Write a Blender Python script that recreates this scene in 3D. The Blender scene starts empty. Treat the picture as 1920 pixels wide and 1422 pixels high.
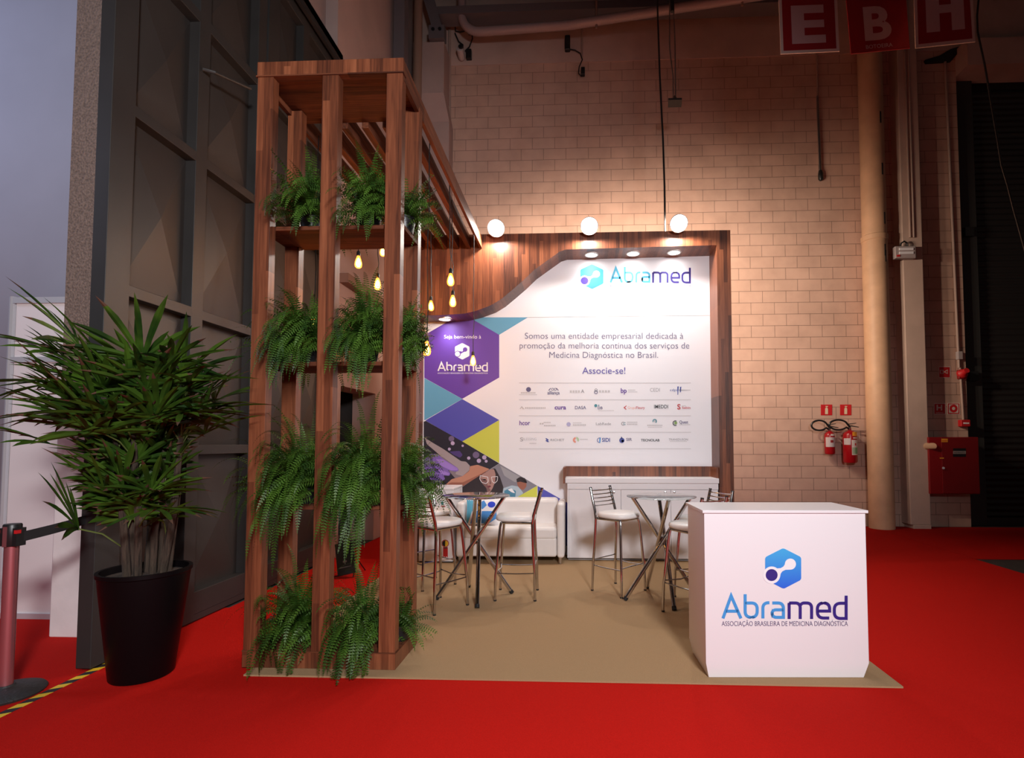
import bpy, bmesh, math, random, os
from mathutils import Vector, Matrix
sc = bpy.context.scene
COL = sc.collection
R = math.radians
# ------------------------------------------------------------------ camera
F, PX, PY, CAMZ = 1000.0, 1047.0, 785.0, 1.45          # focal length / optical axis in pixels of the 1920x1422 frame
YAW, PIT = math.atan(.0435), math.atan(.0448)
fw = Vector((-math.sin(YAW)*math.cos(PIT), math.cos(YAW)*math.cos(PIT), math.sin(PIT)))
rt = Vector((math.cos(YAW), math.sin(YAW), 0)); up = rt.cross(fw)
CP = Vector((0, 0, CAMZ))
cd = bpy.data.cameras.new('camera'); cam = bpy.data.objects.new('camera', cd); COL.objects.link(cam)
m = Matrix((rt, up, -fw)).transposed().to_4x4(); m.translation = CP; cam.matrix_world = m
cd.sensor_fit = 'HORIZONTAL'; cd.sensor_width = 36; cd.lens = 36*F/1920
cd.shift_x = (960-PX)/1920; cd.shift_y = (PY-711)/1920; cd.clip_end = 200; cd.clip_start = .05
sc.camera = cam
# ------------------------------------------------------------------ world, exposure, hall lights
w = bpy.data.worlds.new('hall'); sc.world = w; w.use_nodes = True
w.node_tree.nodes['Background'].inputs[0].default_value = (.62, .46, .42, 1)
w.node_tree.nodes['Background'].inputs[1].default_value = .055
sc.view_settings.view_transform = 'Standard'; sc.view_settings.look = 'None'
sc.view_settings.exposure = 0.0; sc.view_settings.gamma = 1.0; sc.view_settings.use_curve_mapping = False

def lamp(kind, name, loc, power, color=(1, 1, 1), target=None, size=.5, parent=None, spot=None, blend=.5):
    d = bpy.data.lights.new(name, kind); d.energy = power; d.color = color
    if kind == 'AREA': d.shape = 'DISK'; d.size = size
    else: d.shadow_soft_size = size
    if spot: d.spot_size = R(spot); d.spot_blend = blend
    o = bpy.data.objects.new(name, d); COL.objects.link(o)
    if parent: o.parent = parent; o.location = Vector(loc)-W[parent].translation
    else: o.location = loc
    if target is not None:
        o.rotation_euler = (Vector(target)-Vector(loc)).to_track_quat('-Z', 'Y').to_euler()
    return o
W = {}
lamp('SPOT', 'hall_light', (1.4, -2.4, 3.6), 1880, (.98, .97, 1), (-2.5, 4.6, .5), .40, spot=110, blend=.85)
lamp('AREA', 'cool_hall_light', (-8.6, 2.6, 5.6), 125, (.62, .70, 1), (-4.9, 4.8, 3.6), 1.5)

# ------------------------------------------------------------------ pixel -> point on a real plane
def ray(px, py): return fw + rt*((px-PX)/F) - up*((py-PY)/F)
def on(axis, v, px, py):
    d = ray(px, py); return CP + d*((v-CP[axis])/d[axis])
class Plane:
    def __init__(s, p0, n): s.p = Vector(p0); s.n = Vector(n).normalized()
    def P(s, px, py, off=0.0):
        d = ray(px, py); q = s.p + s.n*off
        return CP + d*((q-CP).dot(s.n)/d.dot(s.n))

# ------------------------------------------------------------------ materials
MATS = {}
def mat(name, col, rough=.5, metal=0, spec=.5, emit=None, es=0, noise=0, nscale=20, bump=0, alpha=1, trans=0, coat=0, stretch=(1, 1, 1)):
    if name in MATS: return MATS[name]
    mt = bpy.data.materials.new(name); mt.use_nodes = True; MATS[name] = mt
    nt = mt.node_tree; b = nt.nodes['Principled BSDF']; I = b.inputs
    I['Base Color'].default_value = (*col, 1); I['Roughness'].default_value = rough; I['Metallic'].default_value = metal
    I['Specular IOR Level'].default_value = spec; I['Transmission Weight'].default_value = trans; I['Coat Weight'].default_value = coat
    if emit: I['Emission Color'].default_value = (*emit, 1); I['Emission Strength'].default_value = es
    if noise or bump:
        tc = nt.nodes.new('ShaderNodeTexCoord'); mp = nt.nodes.new('ShaderNodeMapping'); mp.inputs['Scale'].default_value = stretch
        n = nt.nodes.new('ShaderNodeTexNoise'); n.inputs['Scale'].default_value = nscale; n.inputs['Detail'].default_value = 5
        nt.links.new(tc.outputs['Object'], mp.inputs[0]); nt.links.new(mp.outputs[0], n.inputs[0])
        if noise:
            r = nt.nodes.new('ShaderNodeValToRGB')
            r.color_ramp.elements[0].position = .3; r.color_ramp.elements[1].position = .7
            r.color_ramp.elements[0].color = (*[c*(1-noise) for c in col], 1); r.color_ramp.elements[1].color = (*[min(1, c*(1+noise)) for c in col], 1)
            nt.links.new(n.outputs[0], r.inputs[0]); nt.links.new(r.outputs[0], I['Base Color'])
        if bump:
            bp = nt.nodes.new('ShaderNodeBump'); bp.inputs['Strength'].default_value = bump; bp.inputs['Distance'].default_value = .02
            nt.links.new(n.outputs[0], bp.inputs['Height']); nt.links.new(bp.outputs[0], I['Normal'])
    return mt
def wood(name, stripe_axis, grain_axis, wd=.045, dark=1.0, var=.45):
    """walnut laminate: strips across stripe_axis, grain along grain_axis (world/object coordinates)"""
    mt = bpy.data.materials.new(name); mt.use_nodes = True; MATS[name] = mt
    nt = mt.node_tree; L = nt.links; N = nt.nodes; b = N['Principled BSDF']
    tc = N.new('ShaderNodeTexCoord'); sp = N.new('ShaderNodeSeparateXYZ'); L.new(tc.outputs['Object'], sp.inputs[0])
    def mth(op, a, v=None, c=None):
        n = N.new('ShaderNodeMath'); n.operation = op
        for i, q in enumerate((a, v, c)):
            if q is None: continue
            if isinstance(q, (int, float)): n.inputs[i].default_value = q
            else: L.new(q, n.inputs[i])
        return n.outputs[0]
    s = sp.outputs[stripe_axis]; g = sp.outputs[grain_axis]
    strip = mth('FLOOR', mth('DIVIDE', s, wd))
    seg = mth('FLOOR', mth('ADD', mth('DIVIDE', g, 1.1), mth('MULTIPLY', strip, .37)))
    cx = N.new('ShaderNodeCombineXYZ'); L.new(strip, cx.inputs[0]); L.new(seg, cx.inputs[1])
    wn = N.new('ShaderNodeTexWhiteNoise'); wn.noise_dimensions = '3D'; L.new(cx.outputs[0], wn.inputs[0])
    mp = N.new('ShaderNodeMapping'); sv = [60, 60, 60]; sv[grain_axis] = 3.0; mp.inputs['Scale'].default_value = sv
    L.new(tc.outputs['Object'], mp.inputs[0])
    ns = N.new('ShaderNodeTexNoise'); ns.inputs['Scale'].default_value = 1.0; ns.inputs['Detail'].default_value = 6; ns.inputs['Distortion'].default_value = .6
    L.new(mp.outputs[0], ns.inputs[0])
    v = mth('ADD', mth('MULTIPLY', wn.outputs[0], var), mth('MULTIPLY', ns.outputs[0], .75))
    r = N.new('ShaderNodeValToRGB'); e = r.color_ramp.elements
    e[0].position = .25; e[0].color = (.045*dark, .014*dark, .008*dark, 1); e[1].position = .95; e[1].color = (.30*dark, .100*dark, .044*dark, 1)
    k = r.color_ramp.elements.new(.6); k.color = (.165*dark, .050*dark, .022*dark, 1)
    L.new(v, r.inputs[0]); L.new(r.outputs[0], b.inputs['Base Color'])
    b.inputs['Roughness'].default_value = .38 if stripe_axis == 0 and grain_axis == 2 else .7; b.inputs['Specular IOR Level'].default_value = .4 if stripe_axis == 0 and grain_axis == 2 else .15
    return mt
WOODV = wood('walnut_vertical', 0, 2); WOODX = wood('walnut_along_x', 1, 0, .09, var=.22); WOODY = wood('walnut_along_y', 0, 1, .2, var=.22)
def blockwall(name, a, b_, rough=.8):
    mt = bpy.data.materials.new(name); mt.use_nodes = True; MATS[name] = mt
    nt = mt.node_tree; L = nt.links; N = nt.nodes; b = N['Principled BSDF']; b.inputs['Roughness'].default_value = rough
    tc = N.new('ShaderNodeTexCoord'); sp = N.new('ShaderNodeSeparateXYZ'); cb = N.new('ShaderNodeCombineXYZ')
    L.new(tc.outputs['Object'], sp.inputs[0])
    ad = N.new('ShaderNodeMath'); ad.operation = 'ADD'; L.new(sp.outputs[0], ad.inputs[0]); L.new(sp.outputs[1], ad.inputs[1])
    L.new(ad.outputs[0], cb.inputs[0]); L.new(sp.outputs[2], cb.inputs[1])
    br = N.new('ShaderNodeTexBrick'); L.new(cb.outputs[0], br.inputs[0])
    br.inputs['Scale'].default_value = 1; br.inputs['Brick Width'].default_value = .41; br.inputs['Row Height'].default_value = .2065
    br.inputs['Mortar Size'].default_value = .0045; br.inputs['Mortar Smooth'].default_value = .3
    br.inputs['Color1'].default_value = (*a, 1); br.inputs['Color2'].default_value = (*b_, 1)
    br.inputs['Mortar'].default_value = (*[c*.42 for c in a], 1); br.inputs['Bias'].default_value = 0
    ns = N.new('ShaderNodeTexNoise'); ns.inputs['Scale'].default_value = 3.0; ns.inputs['Detail'].default_value = 8; L.new(tc.outputs['Object'], ns.inputs[0])
    rp = N.new('ShaderNodeValToRGB'); rp.color_ramp.elements[0].color = (.88, .87, .86, 1); rp.color_ramp.elements[1].color = (1.06, 1.06, 1.06, 1)
    rp.color_ramp.elements[0].position = .3; rp.color_ramp.elements[1].position = .65
    L.new(ns.outputs[0], rp.inputs[0])
    mx = N.new('ShaderNodeMix'); mx.data_type = 'RGBA'; mx.blend_type = 'MULTIPLY'; mx.inputs[0].default_value = 1
    L.new(br.outputs[0], mx.inputs[6]); L.new(rp.outputs[0], mx.inputs[7]); L.new(mx.outputs[2], b.inputs['Base Color'])
    bp = N.new('ShaderNodeBump'); bp.inputs['Strength'].default_value = .5; bp.inputs['Distance'].default_value = .01; bp.invert = True
    L.new(br.outputs[1], bp.inputs['Height']); L.new(bp.outputs[0], b.inputs['Normal'])
    return mt
BRICK = blockwall('painted_block', (.57, .375, .295), (.55, .36, .28))
PLASTER = mat('painted_plaster', (.55, .40, .34), .8, noise=.1, nscale=2)
PINK = mat('pink_wall', (.42, .30, .27), .85, noise=.06, nscale=2)
REDC = mat('red_carpet', (.50, .008, .004), .95, spec=.1, noise=.14, nscale=260, bump=.3)
BEIGE = mat('beige_carpet', (.385, .25, .135), .95, spec=.1, noise=.12, nscale=300, bump=.3)
FLOORM = mat('dark_floor', (.045, .042, .04), .6, noise=.2, nscale=5)
WHITE = mat('white_laminate', (.82, .79, .81), .35)
PANELW = mat('white_print', (.82, .81, .85), .5, spec=.3)
LEATHER = mat('white_leather', (.80, .76, .74), .38, noise=.03, nscale=8)
CHROME = mat('chrome', (.62, .60, .60), .09, 1)
STEEL = mat('brushed_steel', (.55, .54, .54), .28, 1)
ALU = mat('aluminium', (.66, .66, .69), .32, .35)
BLACK = mat('black_plastic', (.012, .012, .013), .4)
BLACKM = mat('black_matte', (.010, .010, .011), .7)
DGREY = mat('door_grey', (.028, .0255, .024), .5, noise=.12, nscale=2.5)
DGREY2 = mat('door_panel_grey', (.031, .026, .0235), .5, noise=.12, nscale=2)
BEAMG = mat('beam_grey', (.13, .115, .125), .6)
RED = mat('sign_red', (.55, .012, .016), .5)
DRED = mat('dark_red', (.26, .006, .008), .4)
EXTRED = mat('extinguisher_red', (.36, .005, .010), .28)
SIGNW = mat('sign_white', (.70, .60, .55), .6)
YEL = mat('warning_yellow', (.80, .52, .02), .6)
GREEN = mat('label_green', (.10, .32, .12), .5)
ORANGE = mat('label_orange', (.85, .35, .03), .5)
LAMPW = mat('lamp_face', (1, 1, 1), .5, emit=(1, .97, .92), es=40)
def leafmat(name, dark, light, sc_, sheen=.3):
    mt = bpy.data.materials.new(name); mt.use_nodes = True; nt = mt.node_tree; N = nt.nodes; L = nt.links; b = N['Principled BSDF']
    tc = N.new('ShaderNodeTexCoord'); n = N.new('ShaderNodeTexNoise'); n.inputs['Scale'].default_value = sc_; L.new(tc.outputs['Object'], n.inputs[0])
    r = N.new('ShaderNodeValToRGB'); r.color_ramp.elements[0].position = .35; r.color_ramp.elements[1].position = .68
    r.color_ramp.elements[0].color = (*dark, 1); r.color_ramp.elements[1].color = (*light, 1)
    L.new(n.outputs[0], r.inputs[0]); L.new(r.outputs[0], b.inputs['Base Color']); b.inputs['Roughness'].default_value = .45
    b.inputs['Specular IOR Level'].default_value = sheen
    t = N.new('ShaderNodeBsdfTranslucent'); L.new(r.outputs[0], t.inputs[0]); mx = N.new('ShaderNodeMixShader'); mx.inputs[0].default_value = .25
    o = N['Material Output']; L.new(b.outputs[0], mx.inputs[1]); L.new(t.outputs[0], mx.inputs[2]); L.new(mx.outputs[0], o.inputs[0])
    return mt
FERN = leafmat('fern_green', (.022, .062, .010), (.085, .19, .022), 7)
PALM = leafmat('palm_green', (.014, .046, .007), (.078, .16, .015), 5)
PALMTIP = mat('dry_leaf_tip', (.10, .045, .025), .7)

# ------------------------------------------------------------------ mesh builder
class MB:
    def __init__(s): s.v = []; s.f = []; s.mi = []; s.cur = 0
    def add(s, vs, fs):
        o = len(s.v); s.v += [Vector(q) for q in vs]; s.f += [[i+o for i in f] for f in fs]; s.mi += [s.cur]*len(fs); return s
    def box(s, x0, x1, y0, y1, z0, z1, M=None):
        vs = [Vector((x, y, z)) for z in (z0, z1) for y in (y0, y1) for x in (x0, x1)]
        if M: vs = [M @ q for q in vs]
        return s.add(vs, [(0, 2, 3, 1), (4, 5, 7, 6), (0, 1, 5, 4), (2, 6, 7, 3), (0, 4, 6, 2), (1, 3, 7, 5)])
    def tube(s, pts, r, n=10, cap=True):
        pts = [Vector(p) for p in pts]; rr = r if isinstance(r, (list, tuple)) else [r]*len(pts)
        vs = []; prev = None
        for i, p in enumerate(pts):
            d = (pts[min(i+1, len(pts)-1)]-pts[max(i-1, 0)]).normalized()
            a = (Vector((0, 0, 1)) if abs(d.z) < .95 else Vector((1, 0, 0))) if prev is None else prev
            u = (a - d*a.dot(d)).normalized(); v = d.cross(u); prev = u
            vs += [p+(u*math.cos(2*math.pi*k/n)+v*math.sin(2*math.pi*k/n))*rr[i] for k in range(n)]
        fs = [(i*n+k, i*n+(k+1) % n, (i+1)*n+(k+1) % n, (i+1)*n+k) for i in range(len(pts)-1) for k in range(n)]
        if cap: fs += [tuple(range(n))[::-1], tuple(range((len(pts)-1)*n, len(pts)*n))]
        return s.add(vs, fs)
    def lathe(s, prof, c=(0, 0, 0), n=28, M=None, cap=True):
        c = Vector(c); vs = []
        for r, z in prof:
            for k in range(n):
                q = Vector((r*math.cos(2*math.pi*k/n), r*math.sin(2*math.pi*k/n), z))
                vs.append((M @ q if M else q)+c)
        fs = [(i*n+k, i*n+(k+1) % n, (i+1)*n+(k+1) % n, (i+1)*n+k) for i in range(len(prof)-1) for k in range(n)]
        if cap: fs += [tuple(range(n))[::-1], tuple(range((len(prof)-1)*n, len(prof)*n))]
        return s.add(vs, fs)
    def prism(s, pts, ext):
        pts = [Vector(p) for p in pts]; n = len(pts); e = Vector(ext)
        nrm = Vector((0, 0, 0))
        for i in range(n): nrm += pts[i].cross(pts[(i+1) % n])
        fs = [tuple(range(n)), tuple(range(2*n-1, n-1, -1))]+[(i+n, (i+1) % n+n, (i+1) % n, i) for i in range(n)]
        if nrm.dot(e) > 0: fs = [f[::-1] for f in fs]
        return s.add(pts+[p+e for p in pts], fs)
    def build(s, name, mats, parent=None, world=True, smooth=False, bevel=0, seg=2, sub=0, angle=None):
        me = bpy.data.meshes.new(name)
        vs = s.v
        if parent is not None and world:
            Mi = W[parent].inverted(); vs = [Mi @ q for q in vs]
        me.from_pydata([tuple(q) for q in vs], [], s.f)
        if not isinstance(mats, (list, tuple)): mats = [mats]
        for q in mats: me.materials.append(q)
        if len(mats) > 1: me.polygons.foreach_set('material_index', s.mi)
        me.validate(); me.update()
        if smooth or bevel or sub: me.polygons.foreach_set('use_smooth', [True]*len(me.polygons))
        o = bpy.data.objects.new(name, me); COL.objects.link(o)
        if parent is not None: o.parent = parent; W[o] = W[parent].copy()
        else: W[o] = Matrix.Identity(4)
        if bevel:
            b = o.modifiers.new('bevel', 'BEVEL'); b.width = bevel; b.segments = seg; b.limit_method = 'ANGLE'; b.harden_normals = True
        if sub:
            q = o.modifiers.new('subsurf', 'SUBSURF'); q.levels = sub; q.render_levels = sub
        if smooth and not bevel:
            try: me.set_sharp_from_angle(angle=angle or R(40))
            except Exception: pass
        return o
def tag(o, label=None, cat=None, group=None, kind=None):
    if label: o['label'] = label
    if cat: o['category'] = cat
    if group: o['group'] = group
    if kind: o['kind'] = kind
    return o
def thing(name, loc, label, cat, group=None, rz=0):
    o = bpy.data.objects.new(name, None); COL.objects.link(o); o.empty_display_size = .1
    o.location = loc; o.rotation_euler = (0, 0, rz); W[o] = Matrix.Translation(Vector(loc)) @ Matrix.Rotation(rz, 4, 'Z')
    return tag(o, label, cat, group)
def struct(o): o['kind'] = 'structure'; return o
def copy_tree(root, loc, rz, label, group=None):
    def cp(o, par):
        c = o.copy(); COL.objects.link(c); c.parent = par
        for ch in o.children: cp(ch, c)
        return c
    r = cp(root, None); r.location = loc; r.rotation_euler = (0, 0, rz); r['label'] = label
    if group: r['group'] = group
    return r
def B(*a, **k): return MB().box(*a, **k)

# ------------------------------------------------------------------ lettering
FONTS = {}
try: FONTS['sans'] = None
except Exception: FONTS['sans'] = None
TCACHE = {}
def text_geo(s, offset=0.0, font='sans'):
    k = (s, offset, font)
    if k in TCACHE: return TCACHE[k]
    c = bpy.data.curves.new('text', 'FONT'); c.body = s; c.offset = offset; c.resolution_u = 4
    if FONTS.get(font): c.font = FONTS[font]
    o = bpy.data.objects.new('text', c); COL.objects.link(o)
    dg = bpy.context.evaluated_depsgraph_get(); dg.update()
    me = bpy.data.meshes.new_from_object(o.evaluated_get(dg))
    vs = [Vector(v.co) for v in me.vertices]; fs = [tuple(p.vertices) for p in me.polygons]
    bpy.data.objects.remove(o); bpy.data.curves.remove(c); bpy.data.meshes.remove(me)
    TCACHE[k] = (vs, fs); return vs, fs
CAPH = None
def text_on(mb, s, p0, p1, h, n, offset=0.0, upv=None, ref='H'):
    """letters of s from p0 to p1 along the baseline, cap height h (metres)"""
    vs, fs = text_geo(s, offset)
    rv, _ = text_geo(ref, 0.0); cap = max(v.y for v in rv)-min(v.y for v in rv)
    x0 = min(v.x for v in vs); x1 = max(v.x for v in vs)
    ex = (p1-p0)/max(x1-x0, 1e-6); n = n.normalized()
    ez = (n.cross(ex).normalized() if upv is None else upv)*(h/cap)
    return mb.add([p0+ex*(v.x-x0)+ez*v.y for v in vs], fs)
def pxtext(mb, pl, s, x0, x1, yb, cap, off=.002, offset=0.0, y2=None):
    p0 = pl.P(x0, yb, off); p1 = pl.P(x1, yb if y2 is None else y2, off)
    h = (pl.P((x0+x1)/2, yb-cap, off)-pl.P((x0+x1)/2, yb, off)).length
    return text_on(mb, s, p0, p1, h, pl.n, offset)
def fillet(pts):
    out = []
    for i, q in enumerate(pts):
        p = Vector(q[:2]); r = q[2] if len(q) > 2 else 0
        if not r or i in (0, len(pts)-1): out.append(p); continue
        a = (Vector(pts[i-1][:2])-p); b = (Vector(pts[i+1][:2])-p); r = min(r, a.length*.98, b.length*.98)
        A = p+a.normalized()*r; Bq = p+b.normalized()*r
        for k in range(9):
            t = k/8; out.append(A*(1-t)**2+p*2*t*(1-t)+Bq*t*t)
    return out
def ribbon(pts, wd):
    """flat stroke polygon list (quads) in 2D"""
    P = fillet(pts); L = []; Rr = []
    for i, p in enumerate(P):
        d0 = (p-P[i-1]) if i else (P[1]-p); d1 = (P[i+1]-p) if i < len(P)-1 else d0
        d0 = d0.normalized(); d1 = d1.normalized(); t = (d0+d1); t = t.normalized() if t.length > 1e-6 else d1
        nn = Vector((-t.y, t.x)); k = wd/2/max(.35, nn.dot(Vector((-d1.y, d1.x))))
        L.append(p+nn*k); Rr.append(p-nn*k)
    return [(L[i], L[i+1], Rr[i+1], Rr[i]) for i in range(len(P)-1)]
SW = 22
GL = {'blue': [[(329, 884), (388, 722), (459, 884)], [(350, 832), (441, 832)],
               [(489, 710), (489, 876, 45), (576, 876, 45), (576, 772, 45), (489, 774)],
               [(617, 884), (617, 772, 40), (664, 771)],
               [(685, 773), (765, 773, 40), (765, 876), (683, 876, 34), (683, 822, 30), (765, 822)]],
      'dark': [[(806, 888), (806, 772)], [(806, 773), (886, 773, 36), (886, 888)], [(886, 790, 4), (900, 773, 14), (968, 773, 36), (968, 888)],
               [(1095, 881), (1010, 881, 46), (1010, 773, 46), (1098, 773, 44), (1098, 831), (1012, 831)],
               [(1217, 720), (1217, 884), (1132, 884, 46), (1132, 775, 46), (1217, 775)]]}
def wordmark(mb, pl, box, part, off, sw=SW):
    """box = (x0, ytop, x1, ybase) in photo pixels for the lettering bounds (318..1228, 710..888)"""
    x0, y0, x1, y1 = box
    f = lambda q: pl.P(x0+(q.x-318)/(1228-318)*(x1-x0), y0+(q.y-710)/(888-710)*(y1-y0), off)
    for st in GL[part]:
        for quad in ribbon(st, sw): mb.add([f(q) for q in quad], [(3, 2, 1, 0)])
    return mb
def circ(cx, cy, r, n=28): return [(cx+r*math.cos(2*math.pi*k/n), cy+r*math.sin(2*math.pi*k/n)) for k in range(n)]
def icon_pts(box, pts):
    x0, y0, x1, y1 = box
    return [(x0+(x-633)/(894-633)*(x1-x0), y0+(y-377)/(672-377)*(y1-y0)) for x, y in pts]
HEX = [tuple(q) for q in fillet([(698, 410), (763, 377, 16), (893, 443, 16), (893, 606, 16), (766, 672, 16), (633, 603, 8), (633, 443, 16), (698, 410)])][:-1]
NECK = [(688, 512), (720, 524), (745, 522), (765, 510), (776, 492), (790, 460), (850, 480), (840, 525), (815, 533), (780, 534), (757, 545), (745, 562), (742, 580), (720, 600), (680, 572)]
def poly(mb, pl, pts, off, th=.0006):
    P3 = [pl.P(x, y, off) for x, y in pts]
    n = len(P3); nr = Vector((0, 0, 0))
    for i in range(n): nr += (P3[i]-P3[0]).cross(P3[(i+1) % n]-P3[0])
    if nr.dot(pl.n) < 0: P3 = P3[::-1]
    return mb.add(P3, [tuple(range(n))])
def gradmat(name, c0, c1, z0, z1):
    mt = bpy.data.materials.new(name); mt.use_nodes = True; nt = mt.node_tree; b = nt.nodes['Principled BSDF']
    tc = nt.nodes.new('ShaderNodeTexCoord'); r = nt.nodes.new('ShaderNodeValToRGB')
    sp = nt.nodes.new('ShaderNodeSeparateXYZ'); nt.links.new(tc.outputs['Generated'], sp.inputs[0]); nt.links.new(sp.outputs[2], r.inputs[0])
    r.color_ramp.elements[0].color = (*c0, 1); r.color_ramp.elements[1].color = (*c1, 1); nt.links.new(r.outputs[0], b.inputs['Base Color'])
    b.inputs['Roughness'].default_value = .5
    return mt
INKBLUE = mat('ink_blue', (.05, .30, .70), .5); INKCYAN = mat('ink_cyan', (.08, .45, .66), .5); INKDARK = mat('ink_violet', (.030, .012, .20), .5)
INKW = mat('ink_white', (.85, .83, .86), .5); INKTXT = mat('ink_text', (.11, .09, .20), .5); INKGREY = mat('ink_grey', (.30, .29, .31), .5)
INKLG = mat('ink_pale_grey', (.52, .50, .51), .5); INKBLK = mat('ink_black', (.03, .03, .035), .5)
LOGOG = gradmat('logo_gradient', (.02, .12, .72), (.05, .40, .78), 0, 1); LOGOG2 = gradmat('logo_gradient_cyan', (.03, .25, .75), (.10, .60, .78), 0, 1)

# ================================================================== the hall
struct(B(-9, 12, -4, 9.9, -.06, 0).build('floor', FLOORM))
struct(B(-9, 12, -4, 9.9, 10.0, 10.1).build('ceiling', mat('dark_ceiling', (.05, .045, .045), .9)))
WY = 9.5                                                            # face of the block wall
struct(B(-3.1, 6.66, WY, WY+.3, 0, 8.42).build('wall_back', BRICK))
struct(B(-3.1, 12, WY-.02, WY+.3, 8.42, 10).build('trim_1', PLASTER))   # concrete beam over the blocks
struct(B(6.66, 12, WY-.30, WY+.2, 7.95, 8.42).build('trim_2', PLASTER))
wl = MB().box(-3.45, -3.1, 6.45, 6.72, 0, 10).box(-3.45, -3.1, 6.72, 7.88, 2.18, 10).box(-3.45, -3.1, 7.88, WY, 0, 10).box(-3.5, -3.26, 4.5, 6.45, 6.38, 10)
struct(wl.build('wall_left', PINK))
struct(B(-3.12, -2.98, 6.62, WY, 3.50, 3.62).build('trim_3', mat('trim_brown', (.20, .10, .07), .6)))
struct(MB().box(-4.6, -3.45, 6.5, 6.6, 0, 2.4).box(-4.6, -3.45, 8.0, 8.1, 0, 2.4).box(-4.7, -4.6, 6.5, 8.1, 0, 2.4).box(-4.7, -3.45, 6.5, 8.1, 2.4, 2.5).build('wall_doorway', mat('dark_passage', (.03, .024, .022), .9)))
# masonry pier behind the steel door: rough above, painted white below
ROUGH = mat('rough_pier', (.23, .160, .125), .95, noise=.35, nscale=60, bump=1.0)
WPAINT = mat('white_painted', (.82, .75, .73), .6, noise=.05, nscale=6, bump=.2)
struct(B(-3.95, -3.50, 3.87, 4.3, 1.72, 10).build('wall_pier', ROUGH))
struct(MB().prism([(-3.96, 3.86, 0), (-3.50, 3.86, 0), (-3.50, 4.3, 0), (-3.96, 4.3, 0)], (0, 0, 1.72)).build('wall_pier_base', WPAINT, bevel=.012))
FABRIC = mat('blue_grey_cloth', (.36, .36, .43), .85, noise=.05, nscale=1.5)
# taut cloth backdrop with a soft vertical fold next to the pier
mb = MB(); nx = 60
for i in range(nx+1):
    x = -9+5.05*i/nx; y = 4.75+.02*math.sin(x*2.1)+(.05*math.exp(-((x+4.42)/.03)**2))
    mb.v += [Vector((x, y, 0)), Vector((x, y, 5)), Vector((x, y, 9.9))]
for i in range(nx):
    for k in range(2): a = i*3+k; mb.f.append([a, a+3, a+4, a+1]); mb.mi.append(0)
o = mb.build('cloth_backdrop', FABRIC, smooth=True); o.modifiers.new('thick', 'SOLIDIFY').thickness = .01
tag(o, 'tall taut blue-grey cloth backdrop behind the white partition', 'backdrop')
# ---------- carpets
tag(MB().prism([(-8, -3, 0), (4.86, -3, 0), (4.86, 9.45, 0), (-3.08, 9.45, 0), (-3.08, 4.6, 0), (-8, 4.6, 0)], (0, 0, .006)).build('red_carpet', REDC), 'wide bright red exhibition carpet around the booth', 'carpet')
tag(B(4.87, 11, 6.9, 9.45, .0, .006).build('red_carpet', REDC), 'strip of red carpet running past the dark roller shutter', 'carpet')
tag(MB().prism([(-2.09, 3.275, .006), (1.885, 3.285, .006), (1.885, 7.3, .006), (-2.2, 7.3, .006)], (0, 0, .010)).build('booth_carpet', BEIGE), 'beige carpet laid under the whole booth', 'carpet')
mb = MB(); P0 = Vector((-3.06, 2.0, .0062)); P1 = Vector((-3.10, 3.75, .0062)); d = (P1-P0)/30; wd = Vector((.028, 0, 0))
for i in range(30):
    a = P0+d*i; mb.cur = i % 2; s_ = d*.55
    mb.prism([a-wd, a+wd+s_, a+d+wd+s_, a+d-wd], (0, 0, .0012))
tag(mb.build('hazard_tape', [YEL, BLACKM]), 'yellow and black striped tape stuck on the red carpet by the barrier base', 'tape')

# ---------- grey steel doors along the left
def steel_door(y0, y1, cols, label, z1=6.25):
    t = thing('steel_door', (-3.15, y0, 0), label, 'door')
    xf, xb = -3.10, -3.20; st = .13
    zr = [.07, 1.35, 2.45, 3.72, 4.88, 6.12]; zt = [.25, 1.43, 2.53, 3.80, 4.97, z1]
    fr = MB()
    edges = [y0+(y1-y0)*i/cols for i in range(cols+1)]
    for i, e in enumerate(edges):
        a = e if i == 0 else (e-st if i == cols else e-st/2); fr.box(xb, xf, a, a+st+(.06 if i == 0 else 0), .02, z1)
    for a, b in zip(zr, zt): fr.box(xb, xf-.001, y0+st, y1-st, a, b)
    fr.build('door_frame', DGREY, t, bevel=.004, seg=1)
    fr2 = MB().box(xb, xf-.002, y0+.02, y1-.02, .02, .07); fr2.build('bottom_rail', DGREY, t)
    for i in range(cols):
        for k in range(5):
            ya, yb, za, zb = edges[i]+st*(1 if i == 0 else .5)+(.06 if i == 0 else 0), edges[i+1]-st*(1 if i == cols-1 else .5), zt[k], zr[k+1]
            xm = -3.185
            MB().add([(xm, ya, za), (xm, yb, za), (xm, yb, zb), (xm, ya, zb), (xm+.05, (ya+yb)/2, (za+zb)/2)],
                     [(0, 1, 4), (1, 2, 4), (2, 3, 4), (3, 0, 4), (3, 2, 1, 0)]).build('door_panel', DGREY2, t)
    return t
dr = steel_door(3.30, 4.97, 2, 'near grey steel hall door with raised pyramid panels beside the palm')
MB().tube([(-3.09, 4.10, 4.50), (-3.02, 4.14, 4.50), (-2.96, 4.52, 4.62)], .014).build('latch_bar', DGREY2, dr)
steel_door(5.0, 6.42, 2, 'far grey steel hall door behind the wooden plant tower')
tag(MB().box(-3.24, -3.02, 4.0, 6.44, 6.27, 6.36).box(-3.06, -3.02, 4.0, 6.44, 6.2, 6.36).build('door_track', mat('black_steel', (.02, .018, .018), .5)), 'dark steel sliding track above the grey doors', 'track')

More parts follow.
